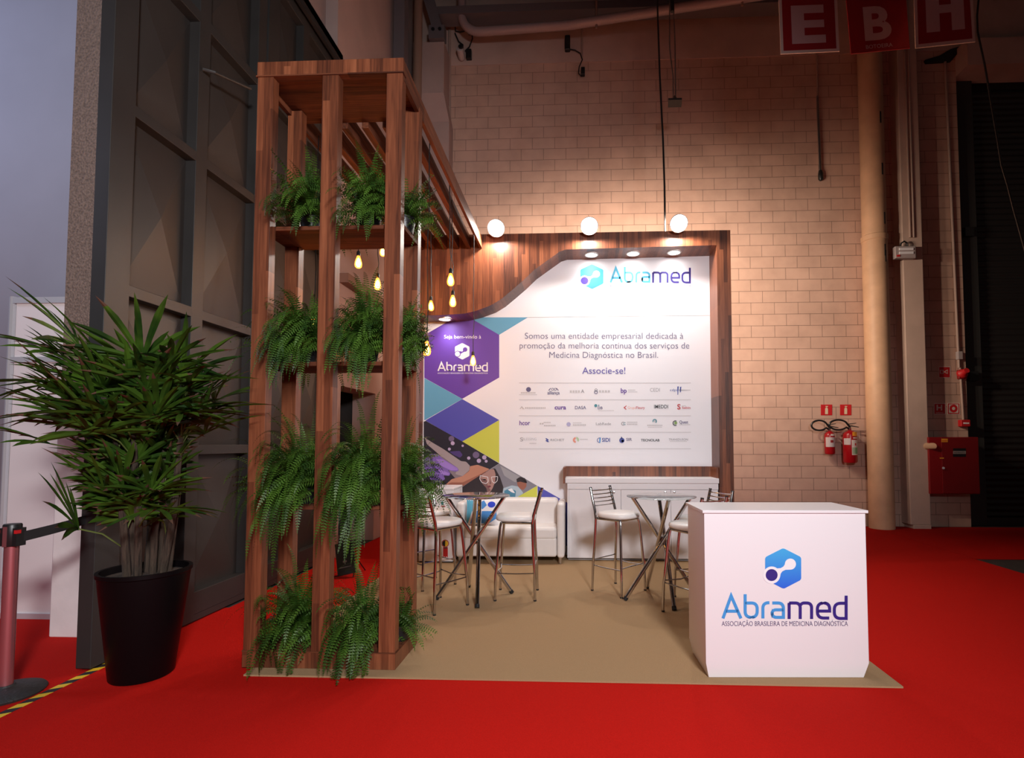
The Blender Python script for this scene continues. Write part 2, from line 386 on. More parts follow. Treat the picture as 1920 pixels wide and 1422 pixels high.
# ---------- white partition at far left
pt = thing('partition_panel', (-4.5, 4.25, 0), 'white shell-scheme partition with aluminium post at the left edge', 'partition')
B(-4.76, -4.05, 4.25, 4.27, .03, 2.62).build('panel', mat('partition_white', (.84, .76, .74), .5), pt)
for x in (-4.80, -4.10):
    MB().lathe([(.026, 0), (.026, 2.68)], (x, 4.26, 0), 8, cap=True).build('post', ALU, pt)
for z, h in ((2.62, .05), (2.12, .045), (.0, .05)):
    B(-4.78, -4.12, 4.235, 4.285, z, z+h).build('rail', ALU, pt)

# ---------- barrier stanchion
sx, sy = -3.30, 2.98
st = thing('barrier_post', (sx, sy, .006), 'retractable belt barrier post with black base on the left', 'barrier')
MB().lathe([(.0, .0), (.175, .0), (.18, .012), (.172, .022), (.10, .040), (.045, .050), (.040, .058)], (sx, sy, .006), 36).build('base', mat('cast_black', (.022, .021, .021), .6, bump=.3, nscale=60), st, smooth=True)
MB().lathe([(.033, .05), (.033, .90)], (sx, sy, .006), 28, cap=False).build('pole', mat('steel_carpet_reflection', (.55, .20, .22), .34, .75), st, smooth=True)  # plain steel; the red carpet's reflection is tinted into its colour
hd = MB().lathe([(.038, .845), (.042, .85), (.042, .965), (.038, .972), (.0, .974)], (sx, sy, .006), 28)
hd.box(sx-.054, sx+.054, sy-.028, sy+.028, .852, .955)
hd.build('head', BLACK, st, smooth=True)
for s in (-1, 1): B(sx+s*.052-.008, sx+s*.052+.008, sy-.032, sy-.006, .925, .945).build('release_button', RED, st)
B(sx-.012, sx+.012, sy-.0425, sy-.040, .85, .965).build('pole_face', mat('steel_carpet_reflection', (.5, .3, .31), .22, 1), st)
def belt(p, q, z0, z1, name='belt'):
    mb = MB(); n = 14
    for i in range(n+1):
        t = i/n; a = Vector(p).lerp(Vector(q), t); a.z -= .03*math.sin(math.pi*t)*(Vector(q)-Vector(p)).length
        mb.v += [a+Vector((0, 0, z0)), a+Vector((0, 0, z1))]
    for i in range(n): mb.f.append([2*i, 2*i+2, 2*i+3, 2*i+1]); mb.mi.append(0)
    o = mb.build(name, BLACKM, st); o.modifiers.new('thick', 'SOLIDIFY').thickness = .002; return o
belt((sx+.05, sy, .90), (-3.085, 3.62, 1.05), -.028, .030)
belt((sx-.05, sy, .90), (-4.6, 2.75, .91), -.028, .030)

# ---------- block wall furniture
def Wp(px, py, off=0): return on(1, WY-off, px, py)
def tubethrough(name, pts, r, m_, label, cat, group=None, n=12):
    return tag(MB().tube(pts, r, n).build(name, m_, smooth=True), label, cat, group)
dp = thing('drain_pipe', (5.02, 9.28, 0), 'thick painted vertical pipe standing before the block wall', 'pipe')
PIPEM = mat('painted_pipe', (.58, .36, .22), .55, noise=.12, nscale=3)
MB().lathe([(.195, .006), (.195, 4.95)], (5.05, 9.28, 0), 32).build('lower_pipe', PIPEM, dp, smooth=True)
MB().lathe([(.190, 4.95), (.190, 10)], (5.05, 9.28, 0), 32).build('upper_pipe', PIPEM, dp, smooth=True)
MB().lathe([(.195, 4.90), (.205, 4.91), (.208, 4.99), (.196, 5.0)], (5.05, 9.28, 0), 32).build('joint_collar', PIPEM, dp, smooth=True)
for z, a in ((6.1, .35), (7.0, .3), (5.25, .45), (4.7, .4), (4.6, .45)):
    q = Vector((5.05+.196*math.sin(a), 9.28-.196*math.cos(a), z)); MB().box(-.012, .012, -.003, .003, -.10, .10, Matrix.Translation(q) @ Matrix.Rotation(a, 4, 'Z')).build('paint_chip', BLACKM, dp)
struct(MB().prism([(5.50, 9.24, .07), (5.83, 9.24, .07), (5.83, 9.52, .07), (5.50, 9.52, .07)], (0, 0, 9.9)).prism([(5.54, 9.23, 0), (5.83, 9.23, 0), (5.83, 9.52, 0), (5.54, 9.52, 0)], (0, 0, .07)).build('column', mat('painted_column', (.56, .41, .34), .7, noise=.08, nscale=3), bevel=.01))
# conduits
CON = mat('painted_conduit', (.42, .30, .25), .6)
for x in (5.62, 5.68): tubethrough('conduit', [(x, 9.225, 10), (x, 9.225, 4.95)], .016, CON, 'thin twin conduit running down the painted column to the emergency light', 'conduit', 'column conduits')
em = thing('emergency_light', Wp(1697, 474, .35), 'emergency light box mounted on the painted column', 'lamp')
x, y, z = W[em].translation
mb = MB().box(x-.17, x+.17, y-.02, y+.07, z-.10, z+.11); mb.build('housing', mat('grey_box', (.40, .34, .34), .5), em, bevel=.012)
for q in (.05, -.015): B(x-.11, x+.12, y-.035, y-.02, z+q-.018, z+q+.022).build('tube', mat('tube_white', (.85, .85, .9), .3), em)
B(x-.15, x-.10, y-.03, y-.018, z-.075, z-.045).build('red_button', RED, em)
MB().tube([(x-.06, y+.03, z+.11), (x-.05, y+.02, z+.17), (x, y+.01, z+.20), (x+.05, y+.02, z+.17), (x+.06, y+.03, z+.11)], .014).build('cable_loop', BLACK, em)
def conduit(px, y0, y1, label, r=.02, px1=None, **k):
    a = Wp(px, y0, .03); b = Wp(px1 or px, y1, .03)
    return tubethrough('conduit', [a, b], r, CON, label, 'conduit', **k)
conduit(1772, 115, 690, 'long thin conduit on the block wall between column and shutter', px1=1798, r=.02)
conduit(1800, 690, 800, 'short conduit joining the red alarm siren to the call point', px1=1807, r=.018)
conduit(843, 40, 308, 'pale vertical conduit in the block wall corner above the slats', r=.025)
rod = conduit(1531, 90, 180, 'slim conduit dropping below the letter E board', r=.016, px1=1533)
dp2 = thing('hanging_conduit', Wp(1534, 180, .05), 'dark hanging conduit end with black plug on the block wall', 'conduit')
MB().tube([Wp(1532.5, 180, .05), Wp(1538, 322, .05)], .022).build('tube', STEEL, dp2, smooth=True)
MB().tube([Wp(1538, 320, .05), Wp(1538.5, 326, .05), Wp(1539, 336, .05), Wp(1539, 339, .05)], [.028, .042, .042, .02]).build('plug', BLACK, dp2, smooth=True)
# left corner column with taper, and conduits
struct(MB().box(-2.98, -2.42, 9.05, 9.52, 7.62, 8.55).prism([(-2.98, 9.05, 7.62), (-2.42, 9.05, 7.62), (-2.36, 9.22, 7.2), (-2.92, 9.22, 7.2)], (0, .3, 0)).box(-2.92, -2.36, 9.22, 9.52, 0, 7.2).build('column', PINK))
# pipes and steel under the ceiling
PPM = mat('grey_pipe', (.34, .26, .26), .35)
zt = 8.75
pts = []
for a in range(0, 91, 15):
    pts.append(Vector((-2.12+.32*(1-math.cos(R(a))), 9.1, zt+.32-.32*math.sin(R(a)))))
pts = [Vector((-2.12, 9.1, 9.95)), Vector((-2.12, 9.1, zt+.5))]+pts+[Vector((-.2, 9.02, zt)), Vector((4.7, 8.25, zt))]
ov = thing('overhead_pipe', (-2.12, 9.1, zt), 'grey pipe with elbow running along the top of the block wall', 'pipe')
MB().tube(pts, .075, 16).build('pipe', PPM, ov, smooth=True)
for x in (.27, 2.65): MB().tube([(x, 9.02-(x+.2)*.157, zt-.13), (x, 9.02-(x+.2)*.157, 9.98)], .02).build('hanger', mat('hanger_brown', (.30, .18, .14), .6), ov)
tag(B(-2.6, 3.8, 9.0, 9.3, 9.02, 9.16).build('steel_beam', BEAMG), 'grey steel beam just under the hall ceiling', 'beam')
tag(B(-3.06, -2.88, 8.3, 8.5, 7.2, 9.98).build('steel_post', BEAMG), 'grey vertical steel post rising behind the slatted canopy', 'beam')
tubethrough('riser_pipe', [(-2.86, 8.95, 6.0), (-2.86, 8.95, 9.98)], .075, mat('rust_pipe', (.30, .18, .13), .6), 'rusty brown riser pipe beside the grey steel post', 'pipe')
br = thing('steel_brace', (-2.55, 8.9, 8.6), 'slanting grey steel brace bolted above the painted corner column', 'beam')
MB().prism([(-2.62, 8.98, 8.75), (-2.44, 8.98, 8.75), (-2.78, 8.98, 9.95), (-2.98, 8.98, 9.95)], (0, .12, 0)).build('strut', BEAMG, br)
B(-2.68, -2.40, 8.97, 9.12, 8.56, 8.80).build('foot_plate', BEAMG, br)
for x in (-2.60, -2.48): MB().tube([(x, 8.98, 8.72), (x, 8.955, 8.72)], .03).build('bolt', BLACK, br)
# small things on the wall
def camera_thing(px, py, label, loop):
    p = Wp(px, py, .08); t = thing('wall_camera', p, label, 'camera')
    MB().box(p.x-.05, p.x+.05, p.y-.02, p.y+.08, p.z-.14, p.z+.14).build('body', BLACK, t, bevel=.02)
    MB().tube([Wp(a, b, .06) for a, b in loop], .010).build('cable', BLACK, t, smooth=True)
    return t
ct = camera_thing(1064, 80, 'small black box with looped cable high on the block wall', [(1066, 92), (1078, 94), (1088, 100), (1092, 112), (1086, 125), (1085, 138), (1090, 143), (1094, 138)])
q = Wp(1093, 134, .06); B(q.x-.035, q.x+.035, q.y-.03, q.y+.05, q.z-.07, q.z+.07).build('plug', BLACK, ct, bevel=.01)
conduit(1091, 28, 110, 'faint thin conduit beside the small black wall box', r=.018)
cc = thing('security_camera', Wp(864, 100, .15), 'white security camera with dangling cables in the upper wall corner', 'camera')
q = W[cc].translation
MB().lathe([(.05, -.11), (.062, -.09), (.062, .09), (.03, .1)], q, 16, Matrix.Rotation(R(75), 4, 'X') @ Matrix.Rotation(0, 4, 'Z')).build('body', mat('camera_white', (.55, .48, .47), .4), cc, smooth=True)
MB().lathe([(.045, 0), (.045, .02)], q+Vector((.03, -.12, .03)), 16, Matrix.Rotation(R(75), 4, 'X')).build('lens', BLACK, cc, smooth=True)
q = Wp(879, 102, .06); B(q.x-.05, q.x+.05, q.y-.03, q.y+.05, q.z-.09, q.z+.09).build('junction_box', BLACK, cc, bevel=.01)
for L_ in ([(853, 40), (854, 58), (862, 60), (878, 57), (882, 52)], [(853, 62), (860, 78), (868, 84), (868, 96)], [(884, 60), (886, 72), (880, 88), (872, 96)]):
    MB().tube([Wp(a, b, .06) for a, b in L_], .012).build('cable', BLACK, cc)
q = Wp(882, 53, .06); B(q.x-.04, q.x+.04, q.y-.03, q.y+.05, q.z-.1, q.z+.1).build('socket', BLACK, cc)
# hanging sensor plate with rods, and power cable of the floodlight
hs = thing('hanging_plate', on(1, 8.2, 1265, 195), 'square dark plate hanging on thin rods above the booth wall', 'sensor')
q = W[hs].translation
MB().prism([q+Vector((-.115, -.10, 0)), q+Vector((.095, -.10, 0)), q+Vector((.12, .10, .01)), q+Vector((-.09, .10, .01))], (0, 0, .03)).build('plate', BLACKM, hs)
MB().lathe([(.02, .03), (.045, .06), (.03, .10), (.012, .13)], q, 14).build('mount', STEEL, hs, smooth=True)
for dx, s in ((-.02, -.05), (.015, 0)): MB().tube([q+Vector((dx, 0, .10)), q+Vector((dx, 0, .45)), q+Vector((dx+s, 0, .9)), q+Vector((dx+s*.4-.02, 0, 1.8)), q+Vector((-.02, 0, 3.0))], .008).build('rod', STEEL, hs)
MB().tube([q+Vector((-.02, 0, 1.5)), q+Vector((-.03, 0, 3.0))], .03).build('upper_rod', BLACK, hs)
tubethrough('power_cable', [on(1, 7.6, 1232, 0)+Vector((0, 0, 1.2)), on(1, 7.6, 1233, 20), on(1, 7.4, 1237, 140), on(1, 7.2, 1243, 260), on(1, 7.0, 1246, 350), on(1, 6.75, 1247, 438)], .013, BLACK, 'black cable dropping from the ceiling to the booth wall top', 'cable')
tubethrough('power_cable', [on(1, 6.5, 1840, -60), on(1, 6.5, 1832, 30), on(1, 6.5, 1833, 60), on(1, 6.5, 1846, 120), on(1, 6.5, 1858, 190), on(1, 6.5, 1870, 260), on(1, 6.5, 1878, 310), on(1, 6.5, 1890, 350), on(1, 6.5, 1900, 390), on(1, 6.5, 1922, 470), on(1, 6.5, 1960, 600)], .011, BLACK, 'thin black cable hanging in front of the roller shutter', 'cable')
# ---------- roller shutter at right
rs = thing('roller_shutter', (8.4, 9.7, 0), 'large dark corrugated roller shutter at the right edge', 'shutter')
SHM = mat('shutter_steel', (.040, .035, .034), .38, .5)
mb = MB(); prof = []
nz = 72
for i in range(nz*4+1):
    z = .12+i*(7.7/(nz*4)); prof.append((z, 9.76-.028*abs(math.sin(math.pi*i/4))))
for z, y in prof: mb.v += [Vector((7.0, y, z)), Vector((11.5, y, z))]
for i in range(len(prof)-1): mb.f.append([2*i, 2*i+1, 2*i+3, 2*i+2]); mb.mi.append(0)
mb.build('slat_curtain', SHM, rs, smooth=True, angle=R(80))
B(6.72, 7.02, 9.62, 9.74, 0, 7.95).build('guide_rail', mat('rail_dark', (.035, .034, .033), .5), rs, bevel=.01)
B(6.98, 11.5, 9.66, 9.80, 0, .14).build('bottom_bar', mat('rail_dark', (.035, .034, .033), .5), rs)
for py in (436, 706): q = on(1, 9.6, 1812+(py-436)*.03, py); B(q.x-.05, q.x+.10, 9.55, 9.62, q.z-.08, q.z+.08).build('hinge_block', BLACK, rs)
struct(B(6.66, 12, 9.85, 9.95, 0, 8.4).build('wall_back_recess', mat('dark_passage', (.03, .024, .022), .9)))

tag(MB().prism([Wp(1735, 112, .05), Wp(1762, 104, .05), Wp(1782, 92, .05), Wp(1803, 86, .05), Wp(1800, 95, .05), Wp(1784, 114, .05), Wp(1738, 117, .05)], (0, .05, 0)).build('bracket', BLACKM), 'crumpled dark bracket on the wall beneath the letter H board', 'bracket')
# ---------- hanging letter boards
def board(name, quad, yy, label, base, white_border):
    pl = Plane((0, yy, 0), (0, -1, 0)); P3 = [pl.P(*q) for q in quad]
    t = thing(name, sum(P3, Vector())/4, label, 'sign', 'hanging letter boards')
    MB().prism(P3, (0, .012, 0)).build('board', SIGNW if white_border else base, t)
    c = [sum(q[0] for q in quad)/4, sum(q[1] for q in quad)/4]
    if white_border:
        mb = MB(); poly(mb, pl, [(c[0]+(x-c[0])*.90, c[1]+(y-c[1])*.90) for x, y in quad], .002); mb.build('red_field', base, t)
    return t, pl
DREDS = mat('board_red', (.34, .010, .016), .5); WSIGN = mat('board_white', (.60, .42, .44), .6)
def strokes(pl, rects, off=.004):
    mb = MB()
    for r_ in rects: poly(mb, pl, r_, off)
    return mb
def bq(quad, u, v):
    a, b, c, d = [Vector(q) for q in quad]; p = a.lerp(b, u).lerp(d.lerp(c, u), v); return (p.x, p.y)
def rects_on(quad, L_): return [[bq(quad, u0, v0), bq(quad, u1, v0), bq(quad, u1, v1), bq(quad, u0, v1)] for u0, v0, u1, v1 in L_]
qE = [(1460, -8), (1569, -12), (1574, 96), (1464, 101)]
tE, pE = board('letter_board', qE, 6.0, 'hanging red board with white border and large letter E', DREDS, True)
strokes(pE, rects_on(qE, [(.20, .18, .42, .84), (.42, .18, .76, .32), (.42, .44, .76, .57), (.42, .70, .78, .84)])).build('letter', WSIGN, tE)
qB = [(1585, -20), (1697, -27), (1706, 90), (1596, 101)]
tB, pB = board('letter_board', qB, 6.3, 'hanging all-red board with letter B and small word below', DREDS, False)
mb = MB(); pxtext(mb, pB, 'B', 1622, 1673, 74, 58, .004, .035, y2=70); mb.build('letter', WSIGN, tB)
mb = MB(); pxtext(mb, pB, 'BOTOEIRA', 1624, 1674, 92, 7, .004, .01, y2=87); mb.build('lettering', WSIGN, tB)
qH = [(1713, -42), (1821, -50), (1829, 78), (1717, 90)]
tH, pH = board('letter_board', qH, 6.0, 'hanging red board with white border and large letter H', DREDS, True)
strokes(pH, rects_on(qH, [(.19, .12, .42, .80), (.62, .12, .84, .80), (.42, .42, .62, .54)])).build('letter', WSIGN, tH)
for tq, quad, pl in ((tE, qE, pE), (tB, qB, pB), (tH, qH, pH)):
    mb = MB()
    for u in (.15, .85):
        a = pl.P(*bq(quad, u, .01)); mb.tube([a+Vector((0, .006, 0)), Vector((a.x, a.y+.006, 9.98))], .004, 6)
    mb.build('hanging_wire', STEEL, tq)
# ---------- fire signs, extinguishers, hydrant
wp = Plane((0, WY, 0), (0, -1, 0))
def wallsign(name, x0, y0, x1, y1, label, border=True, base=RED, cat='sign', group=None):
    P3 = [wp.P(*q) for q in ((x0, y0), (x1, y0), (x1, y1), (x0, y1))]
    t = thing(name, sum(P3, Vector())/4, label, cat, group)
    MB().prism(P3, (0, -.006, 0)).build('plate', SIGNW if border else base, t)
    if border: mb = MB(); poly(mb, wp, [(x0+1.2, y0+1.2), (x1-1.2, y0+1.2), (x1-1.2, y1-1.2), (x0+1.2, y1-1.2)], .008); mb.build('field', base, t)
    return t
for i, (x, lab) in enumerate(((1539, 'left'), (1575, 'right'))):
    t = wallsign('extinguisher_sign', x, 759, x+21, 779, 'red square extinguisher pictogram sign, %s of the pair' % lab, False, group='extinguisher signs')
    mb = MB(); poly(mb, wp, [(x+8, 777), (x+8, 767), (x+9.5, 764.5), (x+12, 764.5), (x+13.5, 767), (x+13.5, 777)], .010); poly(mb, wp, [(x+9, 763.5), (x+9, 761.5), (x+14, 761.8), (x+13, 763.5)], .010); mb.build('pictogram', mat('picto_cream', (.72, .58, .40), .6), t)
t = wallsign('alarm_sign', 1760, 687.5, 1782, 709, 'small red sign with loudspeaker pictogram above two signs')
mb = MB(); poly(mb, wp, [(1762.5, 694), (1769, 694), (1769, 701), (1762.5, 701)], .010); poly(mb, wp, [(1770, 697), (1777, 693), (1777, 701.5), (1770, 698.5)], .010); mb.build('pictogram', SIGNW, t)
for c_ in ([(1764, 700), (1768, 700), (1768, 695), (1764, 695)], [(1772, 697.6), (1776, 695), (1776, 699.5), (1772, 698.2)]): mb = MB(); poly(mb, wp, c_, .011); mb.build('pictogram_core', RED, t)
t = wallsign('hydrant_sign', 1751, 756.5, 1773, 777.5, 'small red sign with white letter H over the hydrant box')
mb = MB(); [poly(mb, wp, q, .010) for q in ([(1756, 759.5), (1758.7, 759.5), (1758.7, 770), (1756, 770)], [(1764, 759.5), (1766.7, 759.5), (1766.7, 770), (1764, 770)], [(1758.7, 763.5), (1764, 763.5), (1764, 766), (1758.7, 766)])]
pxtext(mb, wp, 'HIDRANTE', 1755, 1769, 775.5, 2.4, .010); mb.build('lettering', SIGNW, t)
t = wallsign('call_point_sign', 1776, 756, 1800, 777.5, 'small white-bordered red sign with white ring by the conduit')
mb = MB(); poly(mb, wp, [(1779, 758.5), (1797, 758.5), (1797, 774.5), (1779, 774.5)], .010); mb.build('white_field', SIGNW, t)
mb = MB(); poly(mb, wp, circ(1788, 766.3, 7.4), .012); mb.build('ring', RED, t)
mb = MB(); poly(mb, wp, circ(1788, 766.3, 3), .014); mb.build('ring_centre', SIGNW, t)
def extinguisher(px, ytop, ybot, rpx, label, big):
    base = on(1, WY-.15, px, ybot); topz = on(1, WY-.15, px, ytop).z; h = topz-base.z
    r = rpx*(WY-.15)/1000
    t = thing('fire_extinguisher', base, label, 'fire extinguisher', 'wall extinguishers')
    MB().lathe([(r*.86, 0), (r, .02), (r, h-.08), (r*.9, h-.045), (r*.55, h-.015), (r*.25, h), (r*.22, h+.03)], base, 28).build('cylinder', EXTRED, t, smooth=True)
    vz = h+.03
    mb = MB().tube([base+Vector((0, 0, vz-.01)), base+Vector((0, 0, vz+.05))], .022)
    mb.prism([base+Vector((-.02, -.012, vz+.04)), base+Vector((.15, -.012, vz+.015)), base+Vector((.15, -.012, vz+.028)), base+Vector((-.02, -.012, vz+.06))], (0, .024, 0))
    mb.prism([base+Vector((-.02, -.010, vz+.065)), base+Vector((.11, -.010, vz+.085)), base+Vector((.11, -.010, vz+.097)), base+Vector((-.02, -.010, vz+.08))], (0, .020, 0))
    mb.build('valve', mat('valve_metal', (.30, .27, .25), .35, 1), t)
    wl_ = .26 if not big else .30; hh = .085
    pts = [base+Vector((-.13*0-.02-wl_/2+wl_/2*math.cos(a), -.04, vz+.07+hh*math.sin(a))) for a in [R(-70+k*(-290+0)/24) for k in range(25)]]
    pts = [base+Vector((-.01, -.02, vz+.03))]+[base+Vector((-.06-wl_*.5+wl_*.5*math.cos(R(a)), -.05, vz+.06+hh*math.sin(R(a)))) for a in range(30, 331, 15)]+[base+Vector((-.03, -.04, vz-.005))]
    MB().tube(pts, .016, 8).build('hose', BLACK, t, smooth=True)
    B(base.x-.03, base.x+.03, base.y+r*.6, WY-.002, base.z+h*.7, base.z+h*.76).build('wall_bracket', STEEL, t)
    def lab(z0, z1, a0, a1, m_, nm='label'):
        mb = MB(); n = 10
        for k in range(n+1):
            a = R(a0+(a1-a0)*k/n)
            mb.v += [base+Vector((math.sin(a)*(r+.0015), -math.cos(a)*(r+.0015), z)) for z in (z0, z1)]
        for k in range(n): mb.f.append([2*k, 2*k+2, 2*k+3, 2*k+1]); mb.mi.append(0)
        return mb.build(nm, m_, t, smooth=True)
    if big:
        lab(h*.24, h*.70, -12, 70, SIGNW); lab(h*.27, h*.47, -8, 66, GREEN, 'green_band'); lab(h*.55, h*.75, -80, -20, mat('label_grey', (.55, .48, .48), .5))
        lab(h*.82, h*.94, -5, 50, ORANGE, 'yellow_label'); lab(h*.74, h*.78, 0, 60, SIGNW, 'white_band'); lab(h*.53, h*.60, 15, 30, RED, 'red_mark')
    else:
        lab(h*.31, h*.72, -70, 75, mat('label_grey', (.55, .48, .48), .5)); lab(h*.78, h*.86, -10, 70, SIGNW, 'white_band'); lab(h*.49, h*.60, -15, 22, DRED, 'red_mark')
    return t
extinguisher(1556, 808, 852, 8.8, 'smaller red fire extinguisher with grey label, left on the wall', False)
extinguisher(1594.5, 807, 868, 11.8, 'larger red fire extinguisher with green label, next to the pipe', True)
hp = on(1, WY-.30, 1790, 875)
hb = thing('hydrant_cabinet', (hp.x, WY-.15, hp.z), 'dark red metal hydrant cabinet on the block wall', 'cabinet')
hp_ = Plane((0, WY-.30, 0), (0, -1, 0)); a = hp_.P(1741, 820); b = hp_.P(1838, 927)
B(a.x, b.x, WY-.30, WY-.0, b.z, a.z).build('body', DRED, hb, bevel=.008)
B(a.x+.2, b.x-.01, WY-.312, WY-.30, b.z+.012, a.z-.012).build('door', mat('hydrant_door', (.20, .004, .006), .45), hb, bevel=.004)
mb = MB(); poly(mb, hp_, [(1787, 841), (1811, 841), (1811, 857), (1787, 857)], .015); mb.build('window', BLACK, hb)
mb = MB(); poly(mb, hp_, [(1787, 846), (1811, 846), (1811, 851.5), (1787, 851.5)], .017); mb.build('name_plate', mat('plate_grey', (.35, .30, .28), .5), hb)
mb = MB(); pxtext(mb, hp_, 'HIDRANTE', 1789, 1809, 850.4, 3, .019); mb.build('lettering', INKBLK, hb)
mb = MB(); poly(mb, hp_, [(1765, 823), (1777, 823), (1777, 829.5), (1765, 829.5)], .015); mb.build('yellow_sticker', ORANGE, hb)
mb = MB(); pxtext(mb, hp_, 'H-03', 1766.5, 1775.5, 828.3, 3, .017); mb.build('sticker_lettering', RED, hb)
mb = MB(); poly(mb, hp_, [(1762, 858.5), (1770, 858.5), (1770, 860.5), (1762, 860.5)], .015); mb.build('small_sticker', ORANGE, hb)
MB().tube([hp_.P(1769, 878, .012), hp_.P(1769, 878, .03)], .02).build('lock', STEEL, hb)
q = Vector((a.x, WY-.13, hp_.P(1744, 837).z)); qm = mat('painted_pipe', (.5, .33, .24), .55)
tubethrough('feed_pipe', [q+Vector((-.005, .12, .06)), q+Vector((-.008, .02, .02)), q+Vector((-.012, -.14, 0)), q+Vector((.06, -.19, 0)), q+Vector((.06, -.1, 0))], .055, qm, 'short painted elbow pipe entering the hydrant cabinet', 'pipe')
q = Wp(1806, 702, .06); si = thing('alarm_siren', q, 'red wall siren on the conduit beside the shutter', 'alarm')
MB().lathe([(.05, 0), (.085, .02), (.085, .06), (.05, .10), (.045, .16)], q+Vector((0, .06, 0)), 18, Matrix.Rotation(R(70), 4, 'X')).build('horn', RED, si, smooth=True)
B(q.x-.07, q.x+.07, q.y, q.y+.06, q.z-.08, q.z+.08).build('base', DRED, si, bevel=.01)
q = Wp(1809, 794, .06); cp_ = thing('call_point', q, 'red fire call point box with white bar above the hydrant cabinet', 'alarm')
B(q.x-.08, q.x+.08, q.y-.03, q.y+.06, q.z-.06, q.z+.06).build('box', RED, cp_, bevel=.015); B(q.x-.045, q.x+.05, q.y-.034, q.y-.03, q.z-.012, q.z+.012).build('white_bar', INKW, cp_)
q = Wp(1721, 676, .03); tag(B(q.x-.03, q.x+.03, q.y-.03, WY-.001, q.z-.03, q.z+.03).build('detector', DRED), 'tiny dark red box at the edge of the painted column', 'alarm')
q = Wp(1799, 667, .04); tag(B(q.x-.04, q.x+.04, q.y-.03, WY-.001, q.z-.07, q.z+.07).build('junction_box', mat('grey_box', (.4, .34, .34), .5), bevel=.008), 'grey junction box on the conduit above the siren', 'box')
# ================================================================== booth back wall
FY, BY = 6.50, 6.88                                                  # front of the walnut frame, face of the printed panels
wall = thing('exhibition_wall', (-.2, FY, 0), 'tall booth back wall with curved walnut frame around white printed panels', 'exhibition wall')
c8 = lambda x, y: (760+x/3, 400+y/3)
def fpt(x, y): q = on(1, FY, *c8(x, y)); return (q.x, q.z)
WTOP, XL, XR, NXL, NXR = 4.03, -2.20, 1.822, -2.07, 1.655
curve = [fpt(*q) for q in ((1745, 187), (905, 211), (870, 222), (800, 272), (725, 326), (660, 388), (600, 440), (540, 490), (480, 526), (400, 556), (330, 572), (200, 581))]
curve[0] = (NXR, curve[0][1]); zl = curve[-1][1]
front = [(XL, 0.0), (XL, WTOP), (XR, WTOP), (XR, 0.0), (NXR, 0.0)]+curve+[(NXL, zl), (NXL, 0.0)]
# panel by panel so the walnut strips stay on flat faces
mb = MB(); mb.prism([(x, FY, z+.016) for x, z in front], (0, BY-FY, 0)); mb.build('walnut_frame', WOODV, wall)
seamz = on(1, BY, 1130, 594).z
B(NXL, NXR, BY, BY+.03, .016, seamz-.002).build('lower_panel', PANELW, wall)
lower = [c for c in wall.children if c.name.startswith('lower_panel')][0]
B(NXL, NXR, BY, BY+.03, seamz+.002, WTOP-.06).build('upper_panel', PANELW, wall)
upper = [c for c in wall.children if c.name.startswith('upper_panel')][0]
pp = Plane((0, BY, 0), (0, -1, 0))
cA = lambda x, y: (780+x/4.904, 590+y/4.904)
cB = lambda x, y: (780+x/6.4, 780+y/6.4)
cC = lambda x, y: (960+x/5.486, 610+y/5.486)
def printed(name, pts, m_, off, par=lower):
    mb = MB(); poly(mb, pp, pts, off); return mb.build(name, m_, par)
LB = mat('print_light_blue', (.115, .36, .55), .5); VIO = mat('print_violet', (.115, .040, .36), .5); BLV = mat('print_blue_violet', (.075, .075, .43), .5)
LIME = mat('print_lime', (.60, .62, .07), .5)
xl = 76
printed('printed_hexagon', [cA(*q) for q in ((xl, 190), (362, 25), (488, 25), (765, 187), (765, 580), (425, 776), (xl, 582))], VIO, .001)
printed('printed_triangle', [cA(*q) for q in ((488, 26), (1030, 26), (765, 187))], LB, .001)
printed('printed_triangle', [cA(*q) for q in ((xl, 584), (425, 777), (xl, 975))], LB, .001)
printed('printed_diamond', [cA(*q) for q in ((425, 778), (765, 971), (425, 1168), (86, 975))], BLV, .001)
printed('printed_triangle', [cA(*q) for q in ((765, 972), (765, 1366), (425, 1168))], LIME, .001)
printed('printed_triangle', [cB(*q) for q in ((1456, 840), (1456, 1060), (1070, 1060))], LIME, .001)
printed('printed_triangle', [cB(*q) for q in ((1460, 842), (1830, 1052), (1830, 1560), (1460, 1560))], BLV, .001)
# printed photograph of gloved hands
PD = mat('photo_dark', (.012, .008, .020), .5); PG = mat('photo_glove', (.20, .11, .42), .5); PG2 = mat('photo_glove_light', (.34, .20, .60), .5); PGD = mat('photo_glove_dark', (.07, .035, .18), .5)
PA = mat('photo_sleeve', (.36, .29, .30), .5); PA2 = mat('photo_sleeve_shade', (.22, .17, .19), .5); PS = mat('photo_skin', (.50, .22, .14), .5); PS2 = mat('photo_skin_dark', (.32, .11, .07), .5); PBK = mat('photo_bokeh', (.50, .38, .58), .5); PBK2 = mat('photo_bokeh_dim', (.16, .11, .22), .5)
PGR = mat('photo_grey', (.22, .21, .25), .5); PGR2 = mat('photo_grey_light', (.34, .33, .36), .5); PHAIR = mat('photo_hair', (.020, .010, .014), .5); PFACE = mat('photo_face', (.40, .22, .19), .5); PFACE2 = mat('photo_face_shade', (.19, .09, .085), .5); PCOAT = mat('photo_coat', (.40, .50, .58), .5); PTEAL = mat('photo_teal', (.06, .22, .34), .5); PLIP = mat('photo_lip', (.20, .035, .05), .5)
printed('printed_photo', [cB(*q) for q in ((92, 70), (120, 62), (562, 312), (1000, 572), (890, 640), (556, 850), (92, 850))], PD, .001)
ph = lambda nm, m_, pts, off=.0016: printed(nm, [cB(*q) for q in fillet([(*a, 14) if len(a) == 2 else a for a in pts+[pts[0]]])][:-1], m_, off)
